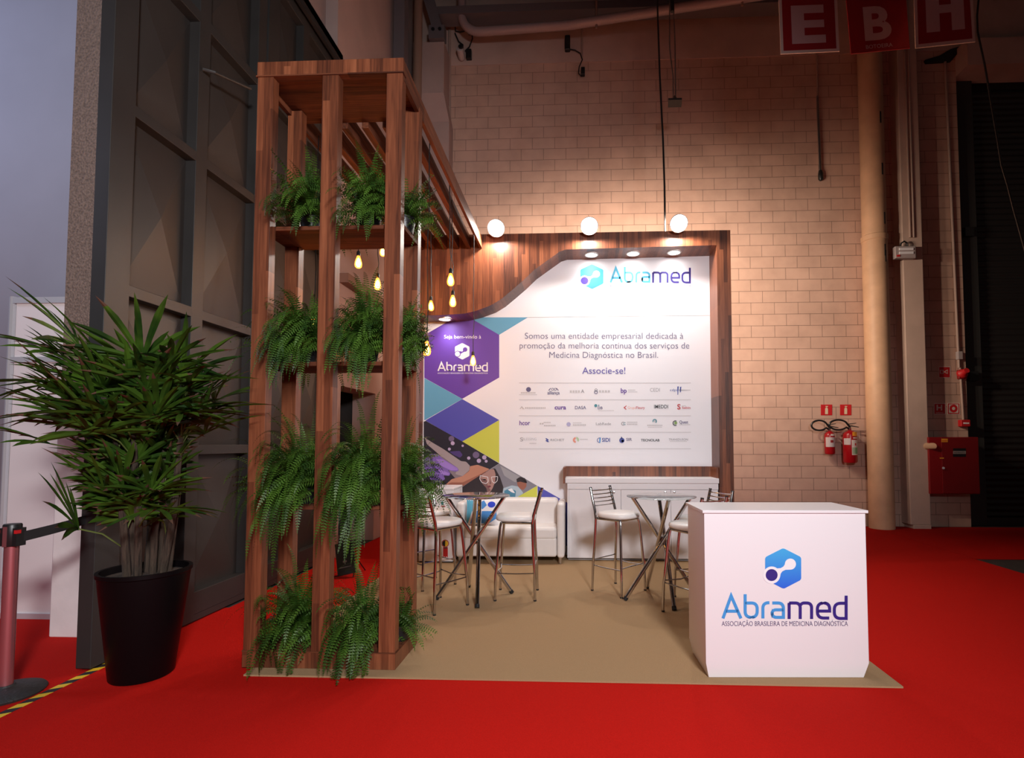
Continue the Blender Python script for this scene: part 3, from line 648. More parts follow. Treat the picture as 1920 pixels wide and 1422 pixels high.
for x, y, r in ((425, 275, 34), (440, 330, 24), (400, 400, 18), (720, 470, 40), (633, 508, 20), (755, 540, 26), (842, 545, 18), (560, 360, 14), (820, 500, 26)):
    printed('printed_bokeh', [cB(*q) for q in circ(x, y, r, 16)], PBK if r < 27 else PBK2, .0014)
ph('printed_glove', PGD, [(400, 430), (525, 420), (560, 470), (530, 505), (450, 470)])
ph('printed_sleeve', PA, [(105, 262), (190, 318), (330, 400), (540, 545), (600, 550), (648, 600), (640, 655), (560, 725), (470, 750), (425, 700), (500, 640), (330, 510), (130, 340)])
ph('printed_sleeve', PA2, [(250, 460), (330, 500), (505, 630), (470, 700), (560, 725), (470, 750), (425, 700)], .0018)
ph('printed_skin', PS, [(650, 605), (740, 588), (884, 640), (560, 848), (330, 850), (430, 760), (560, 725), (640, 660)])
ph('printed_skin', PS2, [(560, 800), (760, 705), (884, 642), (560, 848), (330, 850), (420, 800)], .0018)
ph('printed_glove', PG, [(95, 530), (180, 455), (260, 462), (330, 520), (500, 625), (515, 660), (470, 672), (380, 650), (415, 690), (400, 722), (330, 715), (350, 760), (300, 792), (320, 845), (200, 800), (95, 640)], .0020)
ph('printed_finger', PG2, [(240, 520), (330, 525), (500, 630), (505, 655), (420, 655), (300, 600)], .0022)
ph('printed_finger', PG2, [(250, 640), (330, 660), (405, 692), (395, 715), (300, 700)], .0022)
ph('printed_finger', PGD, [(160, 480), (180, 470), (230, 620), (300, 690), (240, 680), (180, 600)], .0022)
ph('printed_finger', PGD, [(150, 690), (260, 750), (310, 840), (210, 810)], .0022)
# printed photograph of a laboratory
printed('printed_photo', [cB(*q) for q in ((892, 640), (1000, 574), (1454, 840), (1070, 1060), (555, 1060), (555, 850))], PGR, .0010)
ph('printed_background', PGR2, [(1010, 600), (1300, 760), (1190, 800), (1060, 720)], .0013)
ph('printed_hair', PHAIR, [(556, 856), (760, 716), (895, 642), (950, 630), (1010, 740), (1050, 860), (1030, 960), (960, 1050), (560, 1055)], .0015)
ph('printed_face', PFACE, [(895, 642), (935, 640), (955, 700), (950, 790), (920, 870), (890, 915), (855, 918), (845, 870), (800, 820), (765, 750), (790, 706)], .0018)
ph('printed_face', PFACE2, [(770, 750), (850, 770), (860, 840), (900, 900), (855, 918), (845, 870), (800, 820)], .0020)
for pts in (([(770, 718), (862, 735), (866, 790), (840, 815), (790, 800), (765, 760)]), ([(905, 735), (980, 728), (975, 780), (945, 810), (915, 790)])):
    mb = MB(); f = [Vector(q) for q in pts]+[Vector(pts[0])]
    for quad in ribbon([(*q, 8) for q in pts]+[pts[0]], 6): poly(mb, pp, [cB(*q) for q in quad], .0024)
    mb.build('printed_glasses', INKW, lower)
ph('printed_lips', PLIP, [(850, 845), (890, 835), (905, 850), (870, 868)], .0024)
ph('printed_eye', PHAIR, [(800, 762), (835, 760), (838, 772), (805, 775)], .0024)
ph('printed_nose', PFACE2, [(890, 760), (905, 820), (880, 822)], .0024)
ph('printed_coat', PCOAT, [(1050, 870), (1150, 835), (1230, 850), (1290, 930), (1160, 1010), (1040, 1040), (1040, 930)], .0015)
ph('printed_coat', PTEAL, [(1060, 900), (1120, 870), (1200, 900), (1190, 990), (1100, 960), (1060, 1010)], .0018)
ph('printed_coat', INKW, [(1100, 885), (1150, 870), (1190, 930), (1150, 920)], .0020)
ph('printed_head', PHAIR, [(1205, 760), (1250, 732), (1310, 750), (1335, 800), (1320, 810), (1250, 790), (1210, 800)], .0020)
ph('printed_head', PS2, [(1212, 800), (1250, 785), (1325, 805), (1325, 850), (1290, 892), (1250, 880), (1220, 840)], .0018)
# --- lettering on the panels
def letters(lines, m_, par, name='lettering', off=.003):
    mb = MB()
    for L_ in lines: pxtext(mb, pp, L_[0], L_[1], L_[2], L_[3], L_[4], off, L_[5] if len(L_) > 5 else 0)
    return mb.build(name, m_, par)
def T(s, x0, x1, yb, cap, o=0):
    a = cC(x0, yb); b = cC(x1, yb); return (s, a[0], b[0], a[1], cap/5.486, o)
letters([T('Somos uma entidade empresarial dedicada à', 132, 1762, 140, 62, -.008), T('promoção da melhoria contínua dos serviços de', 78, 1824, 240, 62, -.008), T('Medicina Diagnóstica no Brasil.', 384, 1502, 336, 62, -.008)], INKTXT, lower)
letters([T('Associe-se!', 722, 1166, 500, 66, .004)], mat('ink_violet_text', (.09, .06, .34), .5), lower)
letters([('Seja bem-vindo à', 780+258/4.904, 780+598/4.904, 590+221/4.904, 33/4.904, .0)], INKW, lower)
ib = (780+358/4.904, 590+262/4.904, 780+492/4.904, 590+415/4.904)
def plogo(name, m_, shapes, par, off):
    mb = MB(); [poly(mb, pl_, s, off) for pl_, s in shapes]; return mb.build(name, m_, par)
plogo('logo_hexagon', INKW, [(pp, icon_pts(ib, HEX))], lower, .002)
plogo('logo_molecule', VIO, [(pp, icon_pts(ib, circ(680, 572, 56))), (pp, icon_pts(ib, circ(815, 493, 40)))], lower, .0030)
plogo('logo_molecule', VIO, [(pp, icon_pts(ib, [(715, 520), (765, 530), (785, 500), (810, 530), (775, 545), (735, 570), (720, 590)]))], lower, .0032)
plogo('logo_dot', INKW, [(pp, icon_pts(ib, circ(678, 572, 44)))], lower, .0036)
wb = (780+198/4.904, 590+436/4.904, 780+660/4.904, 590+521/4.904)
mb = MB(); wordmark(mb, pp, wb, 'blue', .003, 24); wordmark(mb, pp, wb, 'dark', .003, 24); mb.build('wordmark', INKW, lower)
letters([('ASSOCIAÇÃO BRASILEIRA DE MEDICINA DIAGNÓSTICA', wb[0], wb[2], 590+546/4.904, 2.5)], INKW, lower)
# upper panel logo
c7 = lambda x, y: (1060+x/7.385, 460+y/7.385)
ib = (*c7(208, 262), *c7(528, 610))
def full_logo(pl, ib, wb, sub, par, grad, capsub, dotm=INKDARK, blue=INKBLUE):
    for nm, m_, shp, off in (('logo_hexagon', grad, HEX, .0015), ('logo_molecule', INKW, circ(680, 572, 62), .0022), ('logo_molecule', INKW, circ(815, 493, 40), .0023), ('logo_molecule', INKW, NECK, .0024), ('logo_dot', dotm, circ(680, 572, 43), .003)):
        mb = MB(); poly(mb, pl, icon_pts(ib, shp), off); mb.build(nm, m_, par)
    mb = MB(); wordmark(mb, pl, wb, 'blue', .002); mb.build('wordmark', blue, par)
    mb = MB(); wordmark(mb, pl, wb, 'dark', .002); mb.build('wordmark', INKDARK, par)
    mb = MB(); pxtext(mb, pl, 'ASSOCIAÇÃO BRASILEIRA DE MEDICINA DIAGNÓSTICA', sub[0], sub[1], sub[2], capsub, .002); mb.build('lettering', mat('ink_slate', (.13, .10, .20), .5), par)
full_logo(pp, ib, (*c7(612, 300), *c7(1738, 522)), (c7(612, 0)[0], c7(1740, 0)[0], c7(0, 578)[1]), upper, LOGOG2, 4.3, mat('ink_violet_dot', (.08, .04, .42), .5), INKCYAN)
# partner marks: rules, names, small emblems
mb = MB()
for y in (592, 765, 930, 1100, 1270): poly(mb, pp, [cC(*q) for q in ((72, y), (1840, y), (1840, y+5), (72, y+5))], .002)
mb.build('rule_lines', INKLG, lower)
PUR = mat('ink_purple', (.13, .04, .30), .5); NAVY = mat('ink_navy', (.03, .05, .30), .5); REDI = mat('ink_red', (.50, .03, .04), .5); TEAL = mat('ink_teal', (.03, .22, .28), .5); SAL = mat('ink_salmon', (.75, .28, .20), .5); GRN = mat('ink_green', (.20, .34, .08), .5)
def mark(texts=(), shapes=(), bars=()):
    for s, x0, x1, yb, cap, m_, o in texts: letters([T(s, x0, x1, yb, cap, o)], m_, lower, 'partner_name')
    for pts, m_ in shapes: mb = MB(); poly(mb, pp, [cC(*q) for q in pts], .003); mb.build('partner_emblem', m_, lower)
    if bars:
        mb = MB()
        for x0, x1, y, h, in bars:
            n = max(2, int((x1-x0)/(h*1.1)))
            for k in range(n):
                a = x0+(x1-x0)*k/n; poly(mb, pp, [cC(*q) for q in ((a, y-h), (a+(x1-x0)/n*.72, y-h), (a+(x1-x0)/n*.72, y), (a, y))], .002)
        mb.build('partner_small_print', INKLG, lower)
def ring(x, y, r0, r1, a0=0, a1=360, n=18):
    return [(x+r1*math.cos(R(a0+(a1-a0)*k/n)), y+r1*math.sin(R(a0+(a1-a0)*k/n))) for k in range(n+1)]+[(x+r0*math.cos(R(a1-(a1-a0)*k/n)), y+r0*math.sin(R(a1-(a1-a0)*k/n))) for k in range(n+1)]
mark(shapes=[(circ(170, 662, 25, 16), INKTXT)], bars=[(92, 245, 704, 14), (75, 258, 719, 6)])
mark([('alliança', 365, 490, 712, 34, INKTXT, .02)], [([(372, 672), (392, 648), (402, 648), (384, 672)], INKTXT), ([(470, 672), (452, 648), (462, 648), (482, 672)], INKTXT), (ring(418, 660, 9, 14), INKTXT), (ring(445, 660, 9, 14), INKTXT)])
mark([('A', 708, 744, 695, 32, INKGREY, .02)], bars=[(595, 706, 695, 24)])
mark(shapes=[(ring(864, 668, 10, 16), INKGREY), (ring(864, 690, 12, 19), INKTXT)], bars=[(895, 1015, 692, 22)])
mark([('bp', 1118, 1180, 696, 46, PUR, .03)], bars=[(1195, 1270, 672, 9), (1195, 1290, 690, 7)])
mark([('CEDI', 1420, 1520, 684, 36, INKGREY, -.005)])
mark(shapes=[([(1700, 632), (1716, 630), (1708, 716), (1702, 716)], NAVY), ([(1728, 636), (1742, 632), (1736, 690), (1726, 690)], NAVY), ([(1716, 664), (1836, 666), (1836, 670), (1716, 672)], INKGREY)], texts=[('cdpi', 1625, 1698, 678, 24, NAVY, 0)])
mark(shapes=[([(78, 862), (100, 832), (128, 864), (110, 864), (98, 848), (90, 862)], INKLG)], bars=[(135, 350, 860, 16)])
mark([('cura', 438, 556, 866, 42, PUR, .03)])
mark([('DASA', 648, 762, 864, 32, INKTXT, .012)])
mark([('DB', 882, 932, 864, 26, INKTXT, .02)], [(circ(862, 828, 16, 14), TEAL), (circ(892, 826, 7, 10), TEAL)], bars=[(890, 1050, 882, 6)])
mark([('Grupo', 1192, 1275, 862, 26, SAL, -.005), ('Fleury', 1276, 1366, 862, 26, REDI, .01)], [([(1146, 848), (1178, 824), (1178, 834), (1162, 848), (1180, 868), (1168, 868)], REDI)])
mark([('IMEDDI', 1462, 1606, 856, 36, INKBLK, .015)])
mark([('S', 1700, 1734, 866, 52, REDI, .03), ('Sabin', 1748, 1836, 860, 22, REDI, .015)], bars=[(1748, 1790, 834, 7)])
mark([('hcor', 76, 186, 1028, 44, PUR, .02)])
mark(bars=[(285, 330, 1022, 16), (326, 400, 1008, 12), (330, 452, 1040, 14)])
mark(shapes=[(circ(582, 1020, 22, 16), mat('ink_lilac', (.42, .40, .62), .5))], bars=[(628, 716, 1010, 8), (628, 764, 1034, 14)])
mark([('LabRede', 864, 1018, 1028, 26, INKGREY, .005)])
mark(shapes=[(ring(1142, 1014, 12, 19, 40, 320), INKGREY), (ring(1160, 1014, 9, 14, 40, 320), TEAL)], bars=[(1184, 1292, 1004, 10), (1184, 1292, 1026, 13)])
mark(shapes=[(ring(1468, 988, 13, 23, 150, 420), TEAL), (ring(1470, 988, 5, 10), INKGREY)], bars=[(1392, 1550, 1038, 14), (1400, 1545, 1053, 6)])
mark([('Quest', 1722, 1812, 1012, 30, INKTXT, .02)], [(ring(1680, 1008, 18, 28, 60, 300), INKBLK), (circ(1684, 1006, 16, 14), GRN)], bars=[(1722, 1835, 1028, 8)])
mark([('S', 84, 112, 1196, 40, INKGREY, 0), ('BLESSING', 110, 252, 1184, 24, INKLG, 0)], bars=[(180, 252, 1220, 8)])
mark([('RICHET', 396, 538, 1192, 22, INKGREY, .01)], [([(342, 1166), (356, 1164), (382, 1184), (366, 1188)], NAVY), ([(342, 1188), (358, 1182), (384, 1202), (366, 1204)], NAVY)])
mark(shapes=[(ring(656, 1182, 10, 30, 90, 270), SAL), (ring(660, 1180, 10, 30, 270, 400), mat('ink_sage', (.42, .58, .36), .5))], bars=[(700, 780, 1180, 9)])
mark([('SIDI', 926, 1008, 1200, 38, NAVY, .02)], [(ring(900, 1184, 20, 26, 90, 290), NAVY), ([(898, 1160), (914, 1154), (908, 1212), (898, 1212)], INKBLUE)])
mark([('SIR', 1176, 1234, 1190, 28, INKTXT, .015)], [(circ(1130, 1186, 27, 18), NAVY), ([(1116, 1168), (1126, 1144), (1136, 1164)], NAVY), (circ(1138, 1192, 13, 14), INKBLUE)])
mark([('TECNOLAB', 1326, 1518, 1196, 24, INKBLK, .025)])
mark([('TRANSDUSON', 1612, 1810, 1188, 22, INKGREY, .005), ], bars=[(1625, 1800, 1200, 5)])

# ---------- floodlights on the wall top, downlights in the niche
def flood(px, py, label, power=62):
    q = on(1, FY-.16, px, py)
    t = thing('floodlight', q, label, 'lamp', 'floodlights on the wall top')
    M = Matrix.Rotation(R(-52), 4, 'X')
    MB().lathe([(.045, .10), (.085, .09), (.105, .02), (.108, 0), (.100, 0), (.098, .006)], q, 26, M, cap=False).lathe([(.0, .105), (.05, .10)], q, 26, M, cap=False).build('lamp_head', mat('lamp_white', (.75, .75, .75), .4), t, smooth=True)
    MB().lathe([(0, .006), (.098, .006)], q, 26, M, cap=False).build('lamp_face', LAMPW, t)
    MB().tube([q+Vector((0, .07, .06)), q+Vector((0, .13, .05)), (q.x, FY+.05, q.z), (q.x, FY+.05, WTOP+.016)], .012).build('bracket_arm', STEEL, t)
    lamp('SPOT', 'flood_beam', q+Vector((0, -.03, -.035)), power, (1, .93, .84), q+Vector((0, -.12, -1)), .05, t, spot=165, blend=.3)
    lamp('SPOT', 'flood_spill', q+Vector((0, .36, .20)), 400, (1, .80, .62), q+Vector((.28, 1.36, -.50)), .08, t, spot=162, blend=.7)
for px, py, l in ((930, 428, 'leftmost of three glaring floodlights on the walnut wall top'), (1105, 424, 'middle of three glaring floodlights on the walnut wall top'), (1273, 419, 'rightmost of three glaring floodlights on the walnut wall top')): flood(px, py, l)
for px, l in ((1109, 'downlight in the niche soffit above the logo emblem'), (1187, 'downlight in the niche soffit, middle of the right three'), (1264, 'downlight in the niche soffit nearest the right frame post')):
    t_ = (px-1062)/(1342-1062); zq = curve[1][1]+(curve[0][1]-curve[1][1])*t_+.016
    q = on(1, FY+.20, px, 470); py = 785
    # point of the soffit under that pixel column
    d = ray(px, 470); xx = (d.x/d.y)*(FY+.20)
    def mk(xx, zq, l, pw):
        t = thing('downlight', (xx, FY+.20, zq), l, 'lamp', 'niche downlights'); q = Vector((xx, FY+.20, zq))
        MB().lathe([(.088, 0), (.088, -.010), (.070, -.012), (.068, -.004)], q, 26, cap=False).build('trim_ring', mat('lamp_white', (.75, .75, .75), .4), t, smooth=True)
        MB().lathe([(0, -.004), (.070, -.004)], q, 26, cap=False).build('lamp_face', LAMPW, t)
        lamp('SPOT', 'downlight_beam', q+Vector((0, 0, -.03)), pw, (.97, .97, 1), q+Vector((0, .05, -1)), .05, t, spot=125, blend=.8)
    mk(xx, zq, l, 12)
d = ray(834, 597); mk((d.x/d.y)*(FY+.20), zl+.016, 'single downlight under the low end of the curved frame', 9)

# ---------- white counter cabinet in the niche
cab = thing('storage_cabinet', (.75, 6.6, .016), 'low white cabinet with knobbed doors under the printed wall', 'cabinet')
ct = 6.535
B(-.175, 1.645, ct+.02, 6.87, .016+.03, .955).build('body', WHITE, cab)
B(-.165, 1.64, ct+.06, 6.86, .016, .05).build('plinth', mat('plinth_grey', (.35, .33, .33), .6), cab)
xd = [-.160, .475, 1.075, 1.635]
for i in range(3):
    dB = B(xd[i]+.003, xd[i+1]-.003, ct, ct+.019, .05, .875).build('door', WHITE, cab, bevel=.002, seg=1)
kz = on(1, ct, 1151, 922).z
for i, px in enumerate((1151, 1247, 1264)):
    q = on(1, ct, px, 923); dr_ = [c for c in cab.children if c.name.split('.')[0] == 'door'][i]
    MB().lathe([(.006, 0), (.006, .012), (.015, .016), (.013, .026), (0, .028)], q+Vector((0, .0, 0)), 14, Matrix.Rotation(R(90), 4, 'X')).build('knob', STEEL, dr_, smooth=True)
B(-.175, 1.645, ct+.001, ct+.019, .88, .953).build('top_rail', WHITE, cab)
B(-.20, 1.65, ct-.02, 6.875, .975-.02, 1.015).build('worktop', WHITE, cab, bevel=.003)
B(-.225, 1.65, 6.845, 6.878, 1.016, 1.145).build('backsplash', WOODV, cab)
B(-.225, -.202, ct-.03, 6.878, .95, 1.145).build('end_cheek', WOODV, cab)
B(1.630, 1.653, ct+.02, 6.844, 1.016, 1.145).build('side_splash', WOODV, cab)

# ---------- sofa, cushions, white box
sf = thing('sofa', (-.85, 6.58, .016), 'small white leather two-seat sofa with steel feet', 'sofa')
def soft(x0, x1, y0, y1, z0, z1, name, bev=.035, m_=LEATHER):
    return B(x0, x1, y0, y1, z0, z1).build(name, m_, sf, bevel=bev, seg=4)
soft(-1.395, -.295, 6.32, 6.80, .10, .33, 'base_front', .03)
soft(-1.395, -.295, 6.31, 6.70, .30, .455, 'seat_cushion', .045)
soft(-1.395, -.295, 6.62, 6.85, .40, .755, 'backrest', .05)
soft(-.292, -.205, 6.33, 6.85, .085, .735, 'armrest', .035); soft(-1.495, -1.398, 6.33, 6.85, .085, .735, 'armrest', .035)
for x in (-.255, -1.45):
    for y in (6.38, 6.80): MB().tube([(x, y, .016), (x, y, .095)], .024).build('leg', STEEL, sf, smooth=True)
def cushion(cx, cy, cz, wd, ht, tilt, name, label, m_, prints=(), rz=0):
    t = thing(name, (cx, cy, cz), label, 'cushion', None)
    M = Matrix.Translation((cx, cy, cz)) @ Matrix.Rotation(rz, 4, 'Z') @ Matrix.Rotation(tilt, 4, 'X')
    n = 14; mb = MB()
    def th(u, v): return .062*(max(0, (1-abs(u)**3.0))*max(0, (1-abs(v)**3.0)))**.6+.004
    def edge(u, v): k = 1-.06*(1-abs(u)**2) if 0 else 1; return u*wd/2*(1-.05*(1-v*v)), v*ht/2*(1-.05*(1-u*u))
    for s in (-1, 1):
        for i in range(n+1):
            for j in range(n+1):
                u, v = -1+2*i/n, -1+2*j/n; x, z = edge(u, v); mb.v.append(M @ Vector((x, s*th(u, v), z)))
    N2 = (n+1)**2
    for i in range(n):
        for j in range(n):
            a = i*(n+1)+j; mb.f += [[a, a+n+1, a+n+2, a+1], [N2+a, N2+a+1, N2+a+n+2, N2+a+n+1]]; mb.mi += [0, 0]
    bd = [i*(n+1) for i in range(n+1)]+[n*(n+1)+j for j in range(1, n+1)]+[i*(n+1)+n for i in range(n-1, -1, -1)]+[j for j in range(n-1, 0, -1)]
    for a, b in zip(bd, bd[1:]+bd[:1]): mb.f.append([b, a, a+N2, b+N2]); mb.mi.append(0)
    mb.build('cover', m_, t, smooth=True)
    for pts, pm in prints:       # printed shapes following the bulge
        q = MB(); pv = [Vector(p) for p in pts]; c = sum(pv, Vector((0, 0)))/len(pv); K = 5
        fine = []
        for a, b in zip(pv, pv[1:]+pv[:1]): fine += [a.lerp(b, k/4) for k in range(4)]
        rows = [[c.lerp(p, r/K) for p in fine] for r in range(1, K+1)]
        def S(p): x, z = edge(p.x, p.y); return M @ Vector((x, -th(p.x, p.y)-.0015, z))
        q.v = [S(c)]+[S(p) for r in rows for p in r]; m2 = len(fine)
        for k in range(m2): q.f.append([0, 1+k, 1+(k+1) % m2]); q.mi.append(0)
        for r in range(K-1):
            for k in range(m2): a = 1+r*m2+k; b = 1+r*m2+(k+1) % m2; q.f.append([a, a+m2, b+m2, b]); q.mi.append(0)
        q.build('printed_patch', pm, t, smooth=True)
    return t
CW = mat('cushion_white', (.80, .78, .80), .8); CT = mat('cushion_teal', (.10, .40, .58), .8); CB = mat('cushion_blue', (.06, .25, .62), .8); CD = mat('cushion_deep_blue', (.02, .05, .55), .8)
cushion(-1.20, 6.44, .61, .40, .33, R(-16), 'cushion', 'blue and white patterned cushion leaning on the sofa back', CW,
        [([(-.96, .9), (-.35, .92), (-.30, .1), (-.62, .0), (-.85, -.9), (-.96, -.9)], CT), ([(-.30, .55), (.10, .85), (.30, .45), (.05, .15), (-.28, .2)], CB),
         ([(-.55, -.1), (-.25, .05), (-.10, -.2), (-.25, -.85), (-.70, -.9)], CB), ([(.0, .0), (.9, .0), (.93, -.5), (.40, -.92), (-.1, -.9)], CB), (circ(.58, .50, .24, 12), CD)], rz=R(6))
cushion(-1.345, 6.54, .60, .30, .33, R(-14), 'cushion', 'plain white cushion behind the patterned one at the sofa corner', CW, rz=R(-30))
bx = thing('white_box_cabinet', (-1.74, 6.58, .016), 'waist-high white box cabinet with rosette sticker left of the sofa', 'cabinet')
B(-1.95, -1.535, 6.36, 6.82, .03, .88).build('body', WHITE, bx, bevel=.006)
B(-1.955, -1.53, 6.345, 6.83, .88, .905).build('top', WHITE, bx, bevel=.006)
B(-1.94, -1.545, 6.37, 6.80, .016, .03).build('base', BLACKM, bx)
bp = Plane((0, 6.36, 0), (0, -1, 0)); c9 = lambda x, y: (780+x/5.467, 900+y/5.467)
B(-1.93, -1.555, 6.352, 6.36, .60, .603).build('door_gap', mat('plinth_grey', (.35, .33, .33), .6), bx)
for nm, pts, m_, off in (('rosette_ribbon', [(278, 690), (326, 690), (326, 800), (312, 785), (300, 805), (290, 785), (278, 803)], RED, .0012), ('rosette_rim', circ(299, 654, 40), mat('rosette_rim', (.45, .12, .10), .5), .002), ('rosette_half', circ(299, 654, 30), BLACK, .003)):
    mb = MB(); poly(mb, bp, [c9(*q) for q in pts], off); mb.build(nm, m_, bx)
mb = MB(); poly(mb, bp, [c9(299+30*math.cos(R(a)), 654+30*math.sin(R(a))) for a in range(-90, 91, 12)], .004); mb.build('rosette_half', YEL, bx)
mb = MB(); poly(mb, bp, [c9(*q) for q in ((282, 695), (322, 695), (322, 704), (282, 704))], .0025); mb.build('rosette_band', INKBLK, bx)
mb = MB(); poly(mb, bp, [c9(*q) for q in ((258, 222), (280, 222), (280, 252), (258, 252))], .002); mb.build('teal_sticker', TEAL, bx)
mb = MB(); poly(mb, bp, [c9(*q) for q in ((255, 268), (300, 268), (300, 278), (255, 278))], .002); mb.build('red_sticker', REDI, bx)
mb = MB(); [poly(mb, bp, [c9(*q) for q in ((250, y), (320, y), (320, y+5), (250, y+5))], .002) for y in (300, 318)]; mb.build('small_print', INKGREY, bx)

# ---------- bar stools and tables
def stool_proto(label, group, loc, rz):
    t = thing('bar_stool', (0, 0, 0), label, 'bar stool', group)
    r = .0125
    def lg(pts, nm='leg'): return MB().tube(pts, r, 10).build(nm, CHROME, t, smooth=True)
    # local +X is the front of the stool
    for s in (-1, 1):
        lg([(.135, s*.135, .700), (.145, s*.145, .66), (.158, s*.160, .50), (.172, s*.172, .30), (.180, s*.180, .24), (.185, s*.186, 0)])
        lg([(-.150, s*.155, .700), (-.152, s*.158, .62), (-.160, s*.165, .42), (-.172, s*.172, .26), (-.178, s*.180, 0)])
        bp_ = MB().tube([(-.150, s*.155, .690), (-.160, s*.155, .76), (-.200, s*.153, .90), (-.222, s*.150, .985)], .0135, 10).build('back_post', CHROME, t, smooth=True)
        MB().tube([(-.222, s*.150, .983), (-.2235, s*.150, .992)], .0142, 10).build('end_cap', BLACK, bp_)
        MB().tube([(.184, s*.185, .0), (.184, s*.185, .012)], .0140, 10).build('foot_cap', BLACK, t); MB().tube([(-.178, s*.180, 0), (-.178, s*.180, .012)], .0140, 10).build('foot_cap', BLACK, t)
    for k in range(5):
        z = .815+k*.036; xb = -.160-(z-.76)*.29+.012
        MB().tube([(xb, -.152, z), (xb-.012, -.08, z-.004), (xb-.016, 0, z-.005), (xb-.012, .08, z-.004), (xb, .152, z)], .0055, 8).build('back_rung', CHROME, t, smooth=True)
    MB().tube([(.135, .135, .695), (.135, -.135, .695), (-.150, -.155, .695), (-.150, .155, .695), (.135, .135, .695)], .011, 8, cap=False).build('seat_frame', CHROME, t)
    MB().tube([(.178, .178, .262), (.15, .0, .255), (.178, -.178, .262)], .006, 8).build('footrest', CHROME, t, smooth=True)
    for s in (-1, 1): MB().tube([(.176, s*.176, .245), (0, s*.172, .24), (-.173, s*.173, .245)], .006, 8).build('stretcher', CHROME, t, smooth=True)
    MB().tube([(-.168, .170, .30), (-.168, -.170, .30)], .006, 8).build('stretcher', CHROME, t, smooth=True)
    n = 36; mb = MB(); prof = [(.86, .706), (.97, .712), (1.0, .728), (.985, .746), (.90, .758), (.6, .763), (0.0, .760)]
    for s_, z in prof:
        for k in range(n):
            a = 2*math.pi*k/n; c_, q = math.cos(a), math.sin(a); ex = .75
            x = .190*math.copysign(abs(c_)**ex, c_)*s_; y = .185*math.copysign(abs(q)**ex, q)*s_*(1-.05*c_)
            mb.v.append(Vector((x+.012, y, z)))
    for i in range(len(prof)-1):
        for k in range(n): mb.f.append([i*n+k, i*n+(k+1) % n, (i+1)*n+(k+1) % n, (i+1)*n+k]); mb.mi.append(0)
    mb.f.append(list(range(n))[::-1]); mb.mi.append(0)
    mb.build('seat', LEATHER, t, smooth=True, angle=R(80))
    t.location = loc; t.rotation_euler = (0, 0, rz); return t
zf = .016
st0 = stool_proto('chrome bar stool with white seat by the left table, nearest the wooden tower', 'chrome bar stools', (-1.265, 4.69, zf), math.atan2(.81, .58))
GS = 'chrome bar stools'
copy_tree(st0, (-1.54, 5.40, zf), math.atan2(-.68, .73), 'chrome bar stool half hidden behind the stool nearest the tower')
copy_tree(st0, (-.605, 5.05, zf), math.pi+.02, 'chrome bar stool right of the left table, before the sofa')
copy_tree(st0, (.352, 5.256, zf), math.atan2(-.258, .284), 'chrome bar stool left of the right table, before the cabinet')
copy_tree(st0, (.945, 4.585, zf), math.atan2(.80, -.60), 'chrome bar stool partly hidden by the white counter, nearest it')
copy_tree(st0, (1.11, 4.99, zf), math.atan2(-.46, -.89), 'chrome bar stool behind the counter whose back shows above it')
GLASS = mat('table_glass', (.80, .90, .88), .02, trans=1.0)
def table_proto(label, loc, feet):
    t = thing('bar_table', (0, 0, 0), label, 'table', 'glass bar tables')
    MB().lathe([(.0, .930), (.312, .930), (.318, .933), (.318, .937), (.312, .940), (0, .940)], (0, 0, 0), 48, cap=False).build('glass_top', GLASS, t, smooth=True)
    r = .0185
    for a in feet:
        f = Vector((.345*math.cos(a), .345*math.sin(a), .015)); tp = Vector((-.265*math.cos(a), -.265*math.sin(a), .925))
        side = Vector((-math.sin(a), math.cos(a), 0))*.030
        f2 = f+side; t2 = tp+side
        l_ = MB().tube([f2, t2], r, 14).build('leg', CHROME, t, smooth=True)
        d = (t2-f2).normalized()
        MB().tube([f2-d*.012, f2+d*.018], r+.002, 14).build('foot_cap', BLACK, l_); MB().tube([t2-d*.006, t2+Vector((0, 0, .005))], .016, 14).build('glass_pad', STEEL, l_)
    MB().tube([(0, 0, .49), (0, 0, .57)], .018, 12).build('hub', CHROME, t)
    t.location = loc; return t
tb = table_proto('round glass bar table with crossed chrome legs by the sofa', (-.99, 4.98, zf), [math.atan2(y-5.0, x+.99) for x, y in ((-1.314, 4.93), (-1.096, 5.35), (-.941, 4.70), (-.656, 5.10))])
t2 = copy_tree(tb, (.735, 5.0, zf), math.atan2(4.96-5, .385-.735)-math.atan2(4.93-5.0, -1.314+.99), 'round glass bar table with crossed chrome legs before the cabinet')

# ---------- white reception counter with logo
ANG = R(2.3); cF = Vector((1.245, 3.355, .016))
rc = thing('reception_counter', cF, 'white reception counter with big printed logo at the front right', 'counter', rz=ANG)
hw, dp_ = .495, .42; hh = 1.0
mb = MB()
ring_ = lambda z, i: [Vector((-hw+i, -0+i, z)), Vector((hw-i, 0+i, z)), Vector((hw-i, dp_-i*.5, z)), Vector((-hw+i, dp_-i*.5, z))]
for z, i in ((0, .022), (.095, 0.0), (hh, 0.0)): mb.v += ring_(z, i)
for k in range(2):
    for j in range(4): a = k*4+j; b = k*4+(j+1) % 4; mb.f.append([a, b, b+4, a+4]); mb.mi.append(0)
mb.f += [[3, 2, 1, 0], [8, 9, 10, 11]]; mb.mi += [0, 0]
mb.build('body', WHITE, rc, world=False, bevel=.003, seg=1)
B(-hw-.012, hw+.012, -.012, dp_+.012, hh, hh+.018).build('top', WHITE, rc, world=False, bevel=.003)
cp0 = Plane(W[rc] @ Vector((0, 0, 0)), W[rc].to_3x3() @ Vector((0, -1, 0)))
c6 = lambda x, y: (1270+x/3.844, 930+y/3.844)
